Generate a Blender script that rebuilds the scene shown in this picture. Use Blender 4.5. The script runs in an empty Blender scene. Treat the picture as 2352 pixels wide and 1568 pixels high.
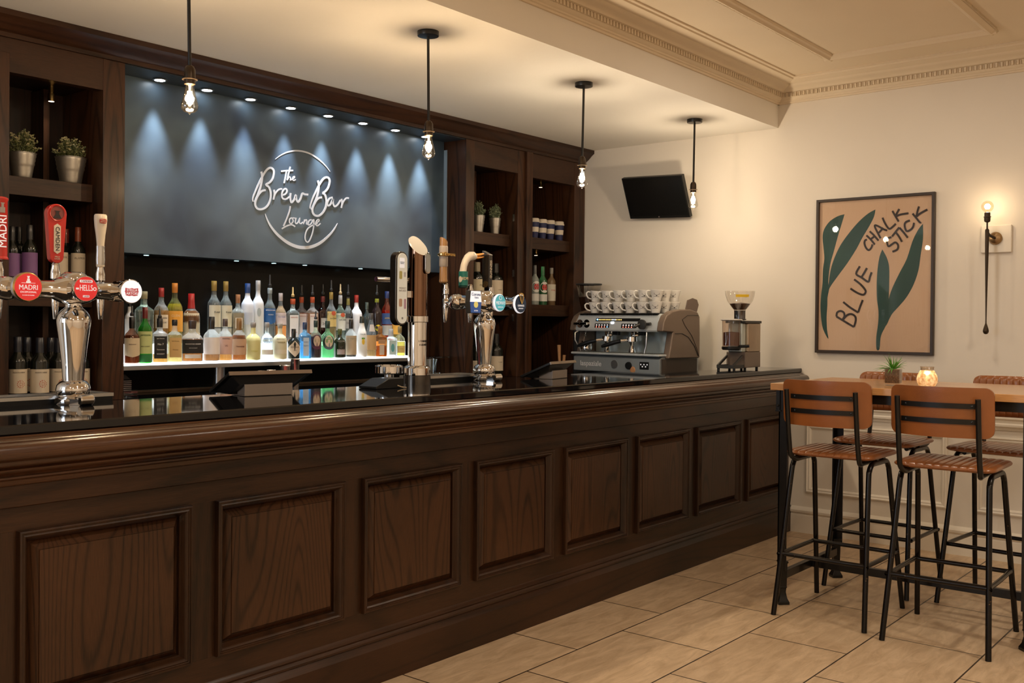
import bpy, bmesh, math, random
from mathutils import Vector, Matrix
random.seed(7)
PI = math.pi
sc = bpy.context.scene
C = sc.collection

# ------------------------------------------------------------------ camera
F_PX, V_OFF = 2316.24, -20.43
CAM = Vector((-6.4873, -2.8216, 1.3887))
yaw, pitch, roll = 0.68297, -0.009745, 0.008726
fwd = Vector((math.cos(pitch)*math.cos(yaw), math.cos(pitch)*math.sin(yaw), math.sin(pitch)))
rt0 = Vector((math.sin(yaw), -math.cos(yaw), 0)); up0 = rt0.cross(fwd)
rgt = math.cos(roll)*rt0 + math.sin(roll)*up0
upv = -math.sin(roll)*rt0 + math.cos(roll)*up0
cd = bpy.data.cameras.new('camera'); cam = bpy.data.objects.new('camera', cd); C.objects.link(cam)
cd.sensor_width = 36; cd.lens = F_PX*36/2352; cd.shift_y = V_OFF/2352; cd.clip_start = .05
M = Matrix((rgt, upv, -fwd)).transposed().to_4x4(); M.translation = CAM
cam.matrix_world = M; sc.camera = cam

def at(u, v, ax, val):
    """photo measurement -> the point of the world plane ax = val seen there"""
    d = fwd + rgt*((u-1176)/F_PX) - upv*((v-784-V_OFF)/F_PX)
    k = 'XYZ'.index(ax); t = (val-CAM[k])/d[k]
    return CAM + d*t
def ppm(p):                      # photo pixels per metre at a point
    return F_PX/((Vector(p)-CAM).dot(fwd))

# ------------------------------------------------------------------ world, exposure, room lights
w = bpy.data.worlds.new('world'); sc.world = w; w.use_nodes = True
w.node_tree.nodes['Background'].inputs[0].default_value = (.9, .8, .68, 1)
w.node_tree.nodes['Background'].inputs[1].default_value = .12
sc.view_settings.view_transform = 'Standard'; sc.view_settings.look = 'None'
sc.view_settings.gamma = 1; sc.view_settings.use_curve_mapping = False
sc.view_settings.exposure = 0.0
sc.cycles.use_denoising = True
sc.cycles.max_bounces = 9; sc.cycles.diffuse_bounces = 4; sc.cycles.glossy_bounces = 4
sc.cycles.transmission_bounces = 7; sc.cycles.transparent_max_bounces = 16
sc.cycles.sample_clamp_indirect = 4; sc.cycles.caustics_reflective = False; sc.cycles.caustics_refractive = False
WARM = (1, .80, .57)
def light(kind, name, loc, power, col=(1, 1, 1), size=.1, rot=None, **kw):
    l = bpy.data.lights.new(name, kind); l.energy = power; l.color = col
    if kind == 'AREA': l.shape = 'DISK' if 'sy' not in kw else 'RECTANGLE'; l.size = size
    else: l.shadow_soft_size = size
    if 'sy' in kw: l.size_y = kw['sy']
    if kind == 'SPOT': l.spot_size = kw.get('cone', 1.2); l.spot_blend = kw.get('blend', .6)
    o = bpy.data.objects.new(name, l); C.objects.link(o); o.location = loc
    if rot: o.rotation_euler = rot
    return o
# added unseen area lights: warm ceiling fill for ambience, cool fill by the left wall
for i, (x, y, p) in enumerate([(-2.2, -3.2, 26), (-4.6, -1.9, 22), (-4.6, -4.0, 30), (-7.4, -2.0, 34), (-7.2, -3.9, 30), (-1.3,-.95,9)]):
    light('AREA', 'ambient_fill_light', (x, y, 2.99), p, (1, .86, .69), .22)
light('AREA', 'cool_fill_light', (-8.85, .9, 1.9), 50, (.72, .84, 1), 1.5, (0, -PI/2, 0), sy=1.6)

# ------------------------------------------------------------------ materials
MATS = {}
def nodes(name):
    m = bpy.data.materials.new(name); m.use_nodes = True; nt = m.node_tree
    b = nt.nodes['Principled BSDF']; return m, nt, b
def pbr(name, col, rough=.5, metal=0, coat=0, emit=None, es=0, var=.06, vs=30, bump=0, spec=.4, trans=0, ior=1.45):
    if name in MATS: return MATS[name]
    m, nt, b = nodes(name); L = nt.links
    b.inputs['Base Color'].default_value = (*col, 1); b.inputs['Roughness'].default_value = rough
    b.inputs['Metallic'].default_value = metal; b.inputs['Coat Weight'].default_value = coat
    b.inputs['Specular IOR Level'].default_value = spec; b.inputs['Coat Roughness'].default_value = .12
    b.inputs['Transmission Weight'].default_value = trans; b.inputs['IOR'].default_value = ior
    if emit:
        b.inputs['Emission Color'].default_value = (*emit, 1); b.inputs['Emission Strength'].default_value = es
    if var > 0 or bump > 0:
        tc = nt.nodes.new('ShaderNodeTexCoord'); n = nt.nodes.new('ShaderNodeTexNoise'); n.inputs['Scale'].default_value = vs
        n.inputs['Detail'].default_value = 3; L.new(tc.outputs['Object'], n.inputs['Vector'])
        mx = nt.nodes.new('ShaderNodeMix'); mx.data_type = 'RGBA'
        mx.inputs[6].default_value = (*[c*(1-var) for c in col], 1); mx.inputs[7].default_value = (*[min(1, c*(1+var)) for c in col], 1)
        L.new(n.outputs['Fac'], mx.inputs[0]); L.new(mx.outputs[2], b.inputs['Base Color'])
        if bump > 0:
            bp = nt.nodes.new('ShaderNodeBump'); bp.inputs['Strength'].default_value = bump; bp.inputs['Distance'].default_value = .002
            L.new(n.outputs['Fac'], bp.inputs['Height']); L.new(bp.outputs[0], b.inputs['Normal'])
    MATS[name] = m; return m
def glass(name, tint=(1, 1, 1), dens=.12, rough=.02, body=0, gain=1.3):
    """thin clear glass: mostly lets light straight through, with a glossy film"""
    if name in MATS: return MATS[name]
    m, nt, b = nodes(name); L = nt.links
    out = nt.nodes['Material Output']; tr = nt.nodes.new('ShaderNodeBsdfTransparent'); tr.inputs[0].default_value = (*tint, 1)
    gl = nt.nodes.new('ShaderNodeBsdfGlossy'); gl.inputs['Roughness'].default_value = rough
    fr = nt.nodes.new('ShaderNodeFresnel'); ge = nt.nodes.new('ShaderNodeNewGeometry'); io = nt.nodes.new('ShaderNodeMapRange')
    io.inputs[3].default_value = 1.5; io.inputs[4].default_value = 1/1.5; L.new(ge.outputs['Backfacing'], io.inputs[0]); L.new(io.outputs[0], fr.inputs[0])
    ad = nt.nodes.new('ShaderNodeMath'); ad.operation = 'MULTIPLY_ADD'; ad.inputs[1].default_value = gain; ad.inputs[2].default_value = dens*.25
    L.new(fr.outputs[0], ad.inputs[0]); mx = nt.nodes.new('ShaderNodeMixShader')
    L.new(ad.outputs[0], mx.inputs[0]); L.new(tr.outputs[0], mx.inputs[1]); L.new(gl.outputs[0], mx.inputs[2])
    res = mx.outputs[0]
    if body:      # the slight milky glow of thick lit glass
        tl = nt.nodes.new('ShaderNodeBsdfTranslucent'); tl.inputs[0].default_value = (*[.3+.7*c for c in tint], 1); m2 = nt.nodes.new('ShaderNodeMixShader'); m2.inputs[0].default_value = body
        L.new(res, m2.inputs[1]); L.new(tl.outputs[0], m2.inputs[2]); res = m2.outputs[0]
    L.new(res, out.inputs[0]); MATS[name] = m; return m
def wood(name, dark, lite, grain='X', rough=.32, coat=.12, rings=26, scale=1.0, fine=.55, amp=.30):
    if name in MATS: return MATS[name]
    m, nt, b = nodes(name); L = nt.links; N = nt.nodes.new
    tc = N('ShaderNodeTexCoord'); mp = N('ShaderNodeMapping'); L.new(tc.outputs['Object'], mp.inputs[0])
    s = [1, 1, 1]; s['XYZ'.index(grain)] = .11; mp.inputs['Scale'].default_value = [v*scale for v in s]
    n1 = N('ShaderNodeTexNoise'); n1.inputs['Scale'].default_value = 3.2; n1.inputs['Detail'].default_value = 1.2; n1.inputs['Distortion'].default_value = .25
    L.new(mp.outputs[0], n1.inputs['Vector'])
    mu = N('ShaderNodeMath'); mu.operation = 'MULTIPLY'; mu.inputs[1].default_value = rings*3.0; L.new(n1.outputs['Fac'], mu.inputs[0])
    si = N('ShaderNodeMath'); si.operation = 'SINE'; L.new(mu.outputs[0], si.inputs[0])
    mp2 = N('ShaderNodeMapping'); s2 = [1, 1, 1]; s2['XYZ'.index(grain)] = .03; mp2.inputs['Scale'].default_value = s2
    L.new(tc.outputs['Object'], mp2.inputs[0])
    n2 = N('ShaderNodeTexNoise'); n2.inputs['Scale'].default_value = 620; n2.inputs['Detail'].default_value = 3; L.new(mp2.outputs[0], n2.inputs['Vector'])
    s5 = N('ShaderNodeMath'); s5.operation = 'MULTIPLY_ADD'; s5.inputs[1].default_value = .5; s5.inputs[2].default_value = .5; L.new(si.outputs[0], s5.inputs[0])
    pw = N('ShaderNodeMath'); pw.operation = 'POWER'; pw.inputs[1].default_value = 5; L.new(s5.outputs[0], pw.inputs[0])
    a1 = N('ShaderNodeMath'); a1.operation = 'MULTIPLY_ADD'; a1.inputs[1].default_value = -amp; a1.inputs[2].default_value = .51+amp/3; L.new(pw.outputs[0], a1.inputs[0])
    mx0 = N('ShaderNodeMix'); mx0.inputs[0].default_value = fine; L.new(a1.outputs[0], mx0.inputs[2]); L.new(n2.outputs['Fac'], mx0.inputs[3])
    n3 = N('ShaderNodeTexNoise'); n3.inputs['Scale'].default_value = 1.6; n3.inputs['Detail'].default_value = 2; L.new(tc.outputs['Object'], n3.inputs['Vector'])
    ad = N('ShaderNodeMath'); ad.operation = 'MULTIPLY_ADD'; ad.inputs[1].default_value = .55; L.new(n3.outputs['Fac'], ad.inputs[0])
    sb = N('ShaderNodeMath'); sb.operation = 'SUBTRACT'; sb.inputs[1].default_value = .27; L.new(mx0.outputs[0], sb.inputs[0]); L.new(sb.outputs[0], ad.inputs[2])
    cr = N('ShaderNodeValToRGB'); cr.color_ramp.elements[0].position = .3; cr.color_ramp.elements[0].color = (*dark, 1)
    cr.color_ramp.elements[1].position = .72; cr.color_ramp.elements[1].color = (*lite, 1); L.new(ad.outputs[0], cr.inputs[0])
    L.new(cr.outputs[0], b.inputs['Base Color'])
    bp = N('ShaderNodeBump'); bp.inputs['Strength'].default_value = .25; bp.inputs['Distance'].default_value = .0012
    L.new(mx0.outputs[0], bp.inputs['Height']); L.new(bp.outputs[0], b.inputs['Normal'])
    b.inputs['Roughness'].default_value = rough; b.inputs['Coat Weight'].default_value = coat; b.inputs['Coat Roughness'].default_value = .2; b.inputs['Specular IOR Level'].default_value = .28
    MATS[name] = m; return m

D1, D2 = (.008, .0036, .0017), (.046, .0185, .0075)
wX = wood('stained_oak_long', D1, D2, 'X'); wZ = wood('stained_oak_upright', D1, D2, 'Z', rings=20)
wY = wood('stained_oak_cross', D1, D2, 'Y'); wRail = wood('polished_oak_rail', (.016, .006, .0025), (.085, .032, .012), 'X', rough=.25, coat=.55, rings=10)
wPanel = wood('stained_oak_panel', (.012, .0052, .0022), (.074, .030, .0118), 'Z', rings=75, rough=.36, fine=.45)
sX = wood('shelf_oak_long', (.011, .0045, .0022), (.056, .0225, .0095), 'X', rough=.4, coat=.1); sZ = wood('shelf_oak_upright', (.011, .0045, .0020), (.062, .0235, .0090), 'Z', rough=.4, coat=.1, rings=40, amp=.5)
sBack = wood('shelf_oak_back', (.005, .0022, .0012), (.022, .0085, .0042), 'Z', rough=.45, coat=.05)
honey = wood('honey_table_wood', (.36, .17, .055), (.66, .36, .15), 'Y', rough=.22, coat=.5, rings=16)
chrome = pbr('chrome', (.78, .76, .74), .06, 1, var=.02)
steel = pbr('brushed_steel', (.55, .54, .52), .28, 1, var=.05, vs=80)
greysteel = pbr('galvanised_steel', (.36, .34, .31), .42, .85, var=.12, vs=60)
blackmetal = pbr('black_metal', (.012, .011, .010), .32, .35, coat=.2, var=.2)
bronze = pbr('dark_bronze', (.045, .030, .018), .35, .7, var=.2)
brass = pbr('brass', (.75, .52, .2), .2, 1, var=.05)
blackplastic = pbr('black_plastic', (.008, .008, .008), .35, var=.1, spec=.3)
darkgrey = pbr('dark_grey_plastic', (.035, .034, .033), .4, var=.1)
white = pbr('white_glaze', (.82, .79, .74), .15, coat=.4, var=.02)
ink = pbr('black_ink', (.012, .012, .012), .5, var=0)
def flat(name, col, rough=.5, **k): return pbr(name, col, rough, var=.03, **k)

# ------------------------------------------------------------------ mesh builder
def wloc(o):
    v = Vector((0, 0, 0))
    while o: v = v + o.location; o = o.parent
    return v
class MB:
    def __init__(s, M=None): s.v = []; s.f = []; s.M = M
    def add(s, vs, fs):
        n = len(s.v); s.v += [Vector(p) for p in vs]; s.f += [tuple(i+n for i in f) for f in fs]; return s
    def box(s, x0, x1, y0, y1, z0, z1):
        return s.add([(x, y, z) for z in (z0, z1) for y in (y0, y1) for x in (x0, x1)],
                     [(0, 2, 3, 1), (4, 5, 7, 6), (0, 1, 5, 4), (2, 6, 7, 3), (0, 4, 6, 2), (1, 3, 7, 5)])
    def lathe(s, prof, c=(0, 0, 0), ax='Z', seg=24, close=True, n=None, sy=1.0):
        """prof: (r, h) along the axis; n: optional squareness exponent per ring"""
        c = Vector(c); k = len(prof); vs = []
        for i, (r, h) in enumerate(prof):
            e = 2 if n is None else n[i]
            for j in range(seg):
                a = 2*PI*j/seg; ca, sa = math.cos(a), math.sin(a)
                q = 1.0 if e == 2 else (abs(ca)**e+abs(sa)**e)**(-1/e)
                a1, b1 = r*ca*q, r*sa*q*sy
                p = {'Z': (a1, b1, h), 'X': (h, a1, b1), 'Y': (a1, h, b1)}[ax]
                vs.append(c+Vector(p))
        fs = [(i*seg+j, i*seg+(j+1) % seg, (i+1)*seg+(j+1) % seg, (i+1)*seg+j) for i in range(k-1) for j in range(seg)]
        if close:
            fs.append(tuple(range(seg-1, -1, -1))); fs.append(tuple((k-1)*seg+j for j in range(seg)))
        return s.add(vs, fs)
    def cyl(s, a, b, r, seg=16, r2=None):
        return s.tube([a, b], r, seg, radii=[r, r if r2 is None else r2])
    def tube(s, pts, r, seg=10, closed=False, radii=None, flat=1.0):
        pts = [Vector(p) for p in pts]; n = len(pts); vs = []; prev = None
        for i, p in enumerate(pts):
            if closed: t = pts[(i+1) % n]-pts[i-1]
            else: t = pts[min(i+1, n-1)]-pts[max(i-1, 0)]
            t.normalize()
            if prev is None: a = t.orthogonal().normalized() if abs(t.z) > .9 else Vector((0, 0, 1)).cross(t).normalized()
            else: a = (prev-t*prev.dot(t)).normalized()
            prev = a; b = t.cross(a); rr = radii[i] if radii else r
            for j in range(seg):
                q = 2*PI*j/seg; vs.append(p+(a*math.cos(q)+b*math.sin(q)*flat)*rr)
        m = n if closed else n-1
        fs = [(i*seg+j, i*seg+(j+1) % seg, ((i+1) % n)*seg+(j+1) % seg, ((i+1) % n)*seg+j) for i in range(m) for j in range(seg)]
        if not closed: fs += [tuple(range(seg-1, -1, -1)), tuple((n-1)*seg+j for j in range(seg))]
        return s.add(vs, fs)
    def sweep(s, prof, x0, x1, ax='X'):
        """closed polygon extruded along ax; prof is (y,z) for X, (x,z) for Y, (x,y) for Z"""
        k = len(prof); P = {'X': lambda q, h: (h, q[0], q[1]), 'Y': lambda q, h: (q[0], h, q[1]), 'Z': lambda q, h: (q[0], q[1], h)}[ax]
        return s.add([P(q, x0) for q in prof]+[P(q, x1) for q in prof],
                     [(i, (i+1) % k, k+(i+1) % k, k+i) for i in range(k)]+[tuple(range(k-1, -1, -1)), tuple(range(k, 2*k))])
    def prism(s, poly, o, u, v, d):
        """polygon (a,b) in the frame o+a*u+b*v, given thickness vector d"""
        o, u, v, d = Vector(o), Vector(u), Vector(v), Vector(d); k = len(poly)
        A = [o+u*a+v*b for a, b in poly]
        return s.add(A+[p+d for p in A], [(i, (i+1) % k, k+(i+1) % k, k+i) for i in range(k)]+[tuple(range(k-1, -1, -1)), tuple(range(k, 2*k))])
    def rings(s, x0, x1, z0, z1, seq):
        """stepped rectangular mouldings seen from -Y: seq of (inset, y)"""
        vs = []
        for i, y in seq: vs += [(x0+i, y, z0+i), (x1-i, y, z0+i), (x1-i, y, z1-i), (x0+i, y, z1-i)]
        k = len(seq); fs = [(4*a+j, 4*a+(j+1) % 4, 4*a+4+(j+1) % 4, 4*a+4+j) for a in range(k-1) for j in range(4)]
        fs.append(tuple(4*(k-1)+j for j in range(4)))
        return s.add(vs, fs)
    def build(s, name, mat, parent=None, smooth=35, bev=0, loc=None, sub=0, recalc=True, kind=None):
        me = bpy.data.meshes.new(name)
        off = wloc(parent) if parent else Vector(loc or (0, 0, 0))
        vs = [(s.M @ p) if s.M else p for p in s.v]
        me.from_pydata([tuple(p-off) for p in vs], [], s.f)
        if recalc:
            b = bmesh.new(); b.from_mesh(me); bmesh.ops.recalc_face_normals(b, faces=b.faces); b.to_mesh(me); b.free()
        me.materials.append(mat)
        if smooth: me.shade_smooth(); me.set_sharp_from_angle(angle=math.radians(smooth))
        o = bpy.data.objects.new(name, me); C.objects.link(o)
        if parent: o.parent = parent
        elif loc: o.location = loc
        if bev:
            m = o.modifiers.new('bevel', 'BEVEL'); m.width = bev; m.segments = 2; m.limit_method = 'ANGLE'; m.angle_limit = .6
            m.harden_normals = True
        if sub: m = o.modifiers.new('sub', 'SUBSURF'); m.levels = m.render_levels = sub
        if kind: o['kind'] = kind
        return o
def tag(o, label, cat, group=None):
    o['label'] = label; o['category'] = cat
    if group: o['group'] = group
    return o
def thing(name, label, cat, loc=(0, 0, 0), group=None):
    o = bpy.data.objects.new(name, None); o.empty_display_size = .05; C.objects.link(o); o.location = loc
    return tag(o, label, cat, group)
def dup(root, loc, rz=None, label=None, group=None):
    r = root.copy(); C.objects.link(r); r.location = loc
    if rz is not None: r.rotation_euler = (0, 0, rz)
    if label: r['label'] = label
    if group: r['group'] = group
    for ch in list(root.children):
        c = ch.copy(); C.objects.link(c); c.parent = r
        for g in list(ch.children):
            d = g.copy(); C.objects.link(d); d.parent = c
    return r
def text(body, size, mat, parent, o, u=(1, 0, 0), v=(0, 0, 1), name='lettering', ext=.0006, align='CENTER', bend=0, front=0.0, sx=1.0, bold=0, fitw=None, M=None):
    """lettering as thin solid shapes; o = centre, u = reading direction, v = up; bend = radius of the round face it sits on"""
    cu = bpy.data.curves.new('t', 'FONT'); cu.body = body; cu.size = size; cu.align_x = align; cu.align_y = 'CENTER'
    cu.extrude = ext; cu.resolution_u = 3; cu.offset = 0
    t = bpy.data.objects.new('t', cu); me = bpy.data.meshes.new_from_object(t)
    bpy.data.objects.remove(t); bpy.data.curves.remove(cu)
    o, u, v = Vector(o), Vector(u).normalized(), Vector(v).normalized(); n = u.cross(v)
    xs = [q.co.x for q in me.vertices] or [0]
    if fitw and max(xs)-min(xs) > 0: sx = fitw/(max(xs)-min(xs))
    off = wloc(parent) if parent else Vector((0, 0, 0))
    for q in me.vertices:
        a, b_, h = q.co.x*sx, q.co.y, q.co.z
        if bend:      # o lies on the axis of the cylinder
            th = a/bend+front; r = bend+h+ext
            p = o+u*(r*math.sin(th))+v*b_+n*(r*math.cos(th))
        else: p = o+u*a+v*b_+n*(h+ext)
        if M: p = M @ p
        q.co = p-off
    me.name = name; me.materials.append(mat)
    ob = bpy.data.objects.new(name, me); C.objects.link(ob); ob.parent = parent
    return ob
def ribbon(strokes, conv, width, thick, n):
    """brush strokes: each a list of points (in any drawing units) turned into flat bars; conv maps a point to the world"""
    mb = MB(); n = Vector(n)*thick
    for k0, st in enumerate(strokes):
        wd = width; lift = n.normalized()*(.00012*k0)
        if isinstance(st, tuple): wd, st = st
        pts = smooth_line(st)
        k = len(pts)
        for i in range(k-1): pass
        L, R = [], []
        for i, p in enumerate(pts):
            a = pts[max(i-1, 0)]; b = pts[min(i+1, k-1)]; dx, dy = b[0]-a[0], b[1]-a[1]; l = math.hypot(dx, dy) or 1
            q = i/(k-1); ww = (wd(q) if callable(wd) else wd)/2
            L.append(conv(p[0]-dy/l*ww, p[1]+dx/l*ww)); R.append(conv(p[0]+dy/l*ww, p[1]-dx/l*ww))
        L = [p+lift for p in L]; R = [p+lift for p in R]
        vs = L+R+[p+n for p in L]+[p+n for p in R]
        fs = []
        for i in range(k-1):
            fs += [(i, i+1, k+i+1, k+i), (2*k+i, 3*k+i, 3*k+i+1, 2*k+i+1), (i, 2*k+i, 2*k+i+1, i+1), (k+i, k+i+1, 3*k+i+1, 3*k+i)]
        fs += [(0, k, 3*k, 2*k), (k-1, 3*k-1, 4*k-1, 2*k-1)]
        mb.add(vs, fs)
    return mb
def smooth_line(pts, sub=4):
    if len(pts) < 3: return pts
    out = []; n = len(pts)
    for i in range(n-1):
        p0 = pts[max(i-1, 0)]; p1 = pts[i]; p2 = pts[i+1]; p3 = pts[min(i+2, n-1)]
        for s in range(sub):
            t = s/sub; r = []
            for k in (0, 1):
                r.append(.5*((2*p1[k])+(-p0[k]+p2[k])*t+(2*p0[k]-5*p1[k]+4*p2[k]-p3[k])*t*t+(-p0[k]+3*p1[k]-3*p2[k]+p3[k])*t**3))
            out.append(tuple(r))
    out.append(pts[-1]); return out
def arc(cx, cy, r, a0, a1, n=8): return [(cx+r*math.cos(a0+(a1-a0)*i/n), cy+r*math.sin(a0+(a1-a0)*i/n)) for i in range(n+1)]
def rrect(w, h, r, n=4):
    x, y = w/2-r, h/2-r
    return arc(x, y, r, 0, PI/2, n)+arc(-x, y, r, PI/2, PI, n)+arc(-x, -y, r, PI, 1.5*PI, n)+arc(x, -y, r, 1.5*PI, 2*PI, n)
# ================================================================== the room
def wallpaint(name, col, bump=.12):
    m, nt, b = nodes(name); L = nt.links; N = nt.nodes.new
    tc = N('ShaderNodeTexCoord'); n = N('ShaderNodeTexNoise'); n.inputs['Scale'].default_value = 2.2; n.inputs['Detail'].default_value = 3
    L.new(tc.outputs['Object'], n.inputs[0])
    mx = N('ShaderNodeMix'); mx.data_type = 'RGBA'; mx.inputs[6].default_value = (*[c*.95 for c in col], 1); mx.inputs[7].default_value = (*[min(1, c*1.05) for c in col], 1)
    L.new(n.outputs['Fac'], mx.inputs[0]); L.new(mx.outputs[2], b.inputs['Base Color'])
    mp = N('ShaderNodeMapping'); mp.inputs['Scale'].default_value = (1, 1, .12); L.new(tc.outputs['Object'], mp.inputs[0])
    n2 = N('ShaderNodeTexNoise'); n2.inputs['Scale'].default_value = 220; n2.inputs['Detail'].default_value = 2; L.new(mp.outputs[0], n2.inputs[0])
    bp = N('ShaderNodeBump'); bp.inputs['Strength'].default_value = bump; bp.inputs['Distance'].default_value = .001
    L.new(n2.outputs['Fac'], bp.inputs['Height']); L.new(bp.outputs[0], b.inputs['Normal']); b.inputs['Roughness'].default_value = .7
    return m
mWall = wallpaint('cream_wallpaper', (.74, .68, .59)); mCeil = wallpaint('ceiling_paint', (.80, .76, .69), .02); mTrim = wallpaint('trim_paint', (.78, .72, .62), .01); mMain = wallpaint('magnolia_ceiling_paint', (.72, .61, .455), .02)
# floor tiles
def floor_mat():
    m, nt, b = nodes('stone_floor_tiles'); L = nt.links; N = nt.nodes.new
    tc = N('ShaderNodeTexCoord'); mp = N('ShaderNodeMapping'); mp.inputs['Location'].default_value = (3.332+.698*20, .345+.45*20, 0); L.new(tc.outputs['Object'], mp.inputs[0])
    br = N('ShaderNodeTexBrick'); br.offset = .5; br.offset_frequency = 2; br.squash = 1
    br.inputs['Color1'].default_value = (.54, .405, .27, 1); br.inputs['Color2'].default_value = (.64, .49, .335, 1); br.inputs['Mortar'].default_value = (.035, .02, .01, 1)
    br.inputs['Scale'].default_value = 1; br.inputs['Mortar Size'].default_value = .0036; br.inputs['Mortar Smooth'].default_value = .1
    br.inputs['Brick Width'].default_value = .698; br.inputs['Row Height'].default_value = .45; L.new(mp.outputs[0], br.inputs['Vector'])
    mp2 = N('ShaderNodeMapping'); mp2.inputs['Rotation'].default_value = (0, 0, .5); mp2.inputs['Scale'].default_value = (2, 9, 1); L.new(tc.outputs['Object'], mp2.inputs[0])
    n = N('ShaderNodeTexNoise'); n.inputs['Scale'].default_value = 2.4; n.inputs['Detail'].default_value = 8; n.inputs['Roughness'].default_value = .65; n.inputs['Distortion'].default_value = .8; L.new(mp2.outputs[0], n.inputs[0])
    cr = N('ShaderNodeValToRGB'); cr.color_ramp.elements[0].position = .3; cr.color_ramp.elements[0].color = (.72, .66, .58, 1); cr.color_ramp.elements[1].position = .65; cr.color_ramp.elements[1].color = (1.1, 1.08, 1.05, 1)
    L.new(n.outputs['Fac'], cr.inputs[0])
    n4 = N('ShaderNodeTexNoise'); n4.inputs['Scale'].default_value = 55; n4.inputs['Detail'].default_value = 2; L.new(mp2.outputs[0], n4.inputs[0])
    cr4 = N('ShaderNodeValToRGB'); cr4.color_ramp.elements[0].position = .24; cr4.color_ramp.elements[0].color = (.45, .4, .35, 1); cr4.color_ramp.elements[1].position = .31; cr4.color_ramp.elements[1].color = (1, 1, 1, 1); L.new(n4.outputs['Fac'], cr4.inputs[0])
    mx = N('ShaderNodeMix'); mx.data_type = 'RGBA'; mx.blend_type = 'MULTIPLY'; mx.inputs[0].default_value = 1; L.new(br.outputs['Color'], mx.inputs[6]); L.new(cr.outputs[0], mx.inputs[7])
    mx2 = N('ShaderNodeMix'); mx2.data_type = 'RGBA'; mx2.blend_type = 'MULTIPLY'; mx2.inputs[0].default_value = 1; L.new(mx.outputs[2], mx2.inputs[6]); L.new(cr4.outputs[0], mx2.inputs[7])
    L.new(mx2.outputs[2], b.inputs['Base Color']); b.inputs['Roughness'].default_value = .38
    bp = N('ShaderNodeBump'); bp.invert = True; bp.inputs['Strength'].default_value = .5; bp.inputs['Distance'].default_value = .002; L.new(br.outputs['Fac'], bp.inputs['Height']); L.new(bp.outputs[0], b.inputs['Normal'])
    return m
XL, YF = -9.0, -5.2
ZS, ZC, YB = 2.7316, 3.0205, .13      # soffit over the bar, main ceiling, beam face
S = dict(kind='structure')
MB().box(XL, .12, YF, 2.3, -.1, 0).build('floor', floor_mat(), smooth=0, **S)
MB().box(0, .12, YF, 2.3, 0, 3.1).build('wall_right', mWall, smooth=0, **S)
MB().box(XL-.1, .12, 2.2, 2.3, 0, 3.1).build('wall_back', mWall, smooth=0, **S)
MB().box(XL-.1, XL, YF, 2.3, 0, 3.1).build('wall_left', mWall, smooth=0, **S)
MB().box(XL-.1, .12, YF-.1, YF, 0, 3.1).build('wall_front', mWall, smooth=0, **S)
MB().box(XL, 0, YF, YB, ZC, 3.1).build('ceiling', mMain, smooth=0, **S)
MB().box(XL, 0, YB, 2.2, ZS, 3.1).build('ceiling_soffit', mCeil, smooth=0, **S)
# cornices: profile runs outward (d) from the wall and z
corn = [(0, 2.887), (.012, 2.887), (.014, 2.897), (.022, 2.90), (.024, 2.908), (.034, 2.912), (.040, 2.918), (.044, 2.922), (.046, 2.950), (.066, 2.954), (.072, 2.962), (.080, 2.968), (.105, 2.974), (.125, 2.982), (.130, 2.988), (.160, 2.996), (.185, 3.002), (.190, 3.010), (.205, 3.012), (.205, ZC), (0, ZC)]
MB().sweep([(YB-d, z) for d, z in corn], XL, 0, 'X').build('trim_1', mMain, smooth=30, **S)
MB().sweep([(-d, z) for d, z in corn], YF, YB, 'Y').build('trim_2', mMain, smooth=30, **S)
# egg-and-dart band on both cornices
eg = MB(); x = -5.6
while x < -.06: eg.box(x, x+.012, YB-.056, YB-.044, 2.924, 2.950); eg.box(x+.017, x+.021, YB-.052, YB-.044, 2.924, 2.946); x += .029
eg.build('trim_3', mMain, smooth=0, **S)
eg = MB(); y = -2.6
while y < YB-.06: eg.box(-.056, -.044, y, y+.012, 2.924, 2.950); eg.box(-.052, -.044, y+.017, y+.021, 2.924, 2.946); y += .029
eg.build('trim_4', mMain, smooth=0, **S)
# raised frame on the main ceiling
fp = [(0, 0), (.004, -.012), (.014, -.016), (.022, -.026), (.034, -.028), (.044, -.018), (.056, -.012), (.060, 0)]
fr = MB(); y0, y1, x1 = -.405, -1.375, -.50
fr.sweep([(y0-d, ZC+h) for d, h in fp], XL+.6, x1-.0, 'X'); fr.sweep([(y1+.06-d+.0, ZC+h) for d, h in fp], XL+.6, x1, 'X')
fr.sweep([(x1-d, ZC+h) for d, h in fp], y1, y0, 'Y'); fr.build('trim_5', mMain, smooth=30, **S)
bd = MB(); x = -3.6
while x < x1-.06: bd.box(x, x+.007, y0+.001, y0+.008, ZC-.012, ZC); bd.box(x, x+.007, y1-.008, y1-.001, ZC-.012, ZC); x += .014
y = y1
while y < y0: bd.box(x1+.001, x1+.008, y, y+.007, ZC-.012, ZC); y += .014
bd.build('trim_6', mMain, smooth=0, **S)
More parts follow.
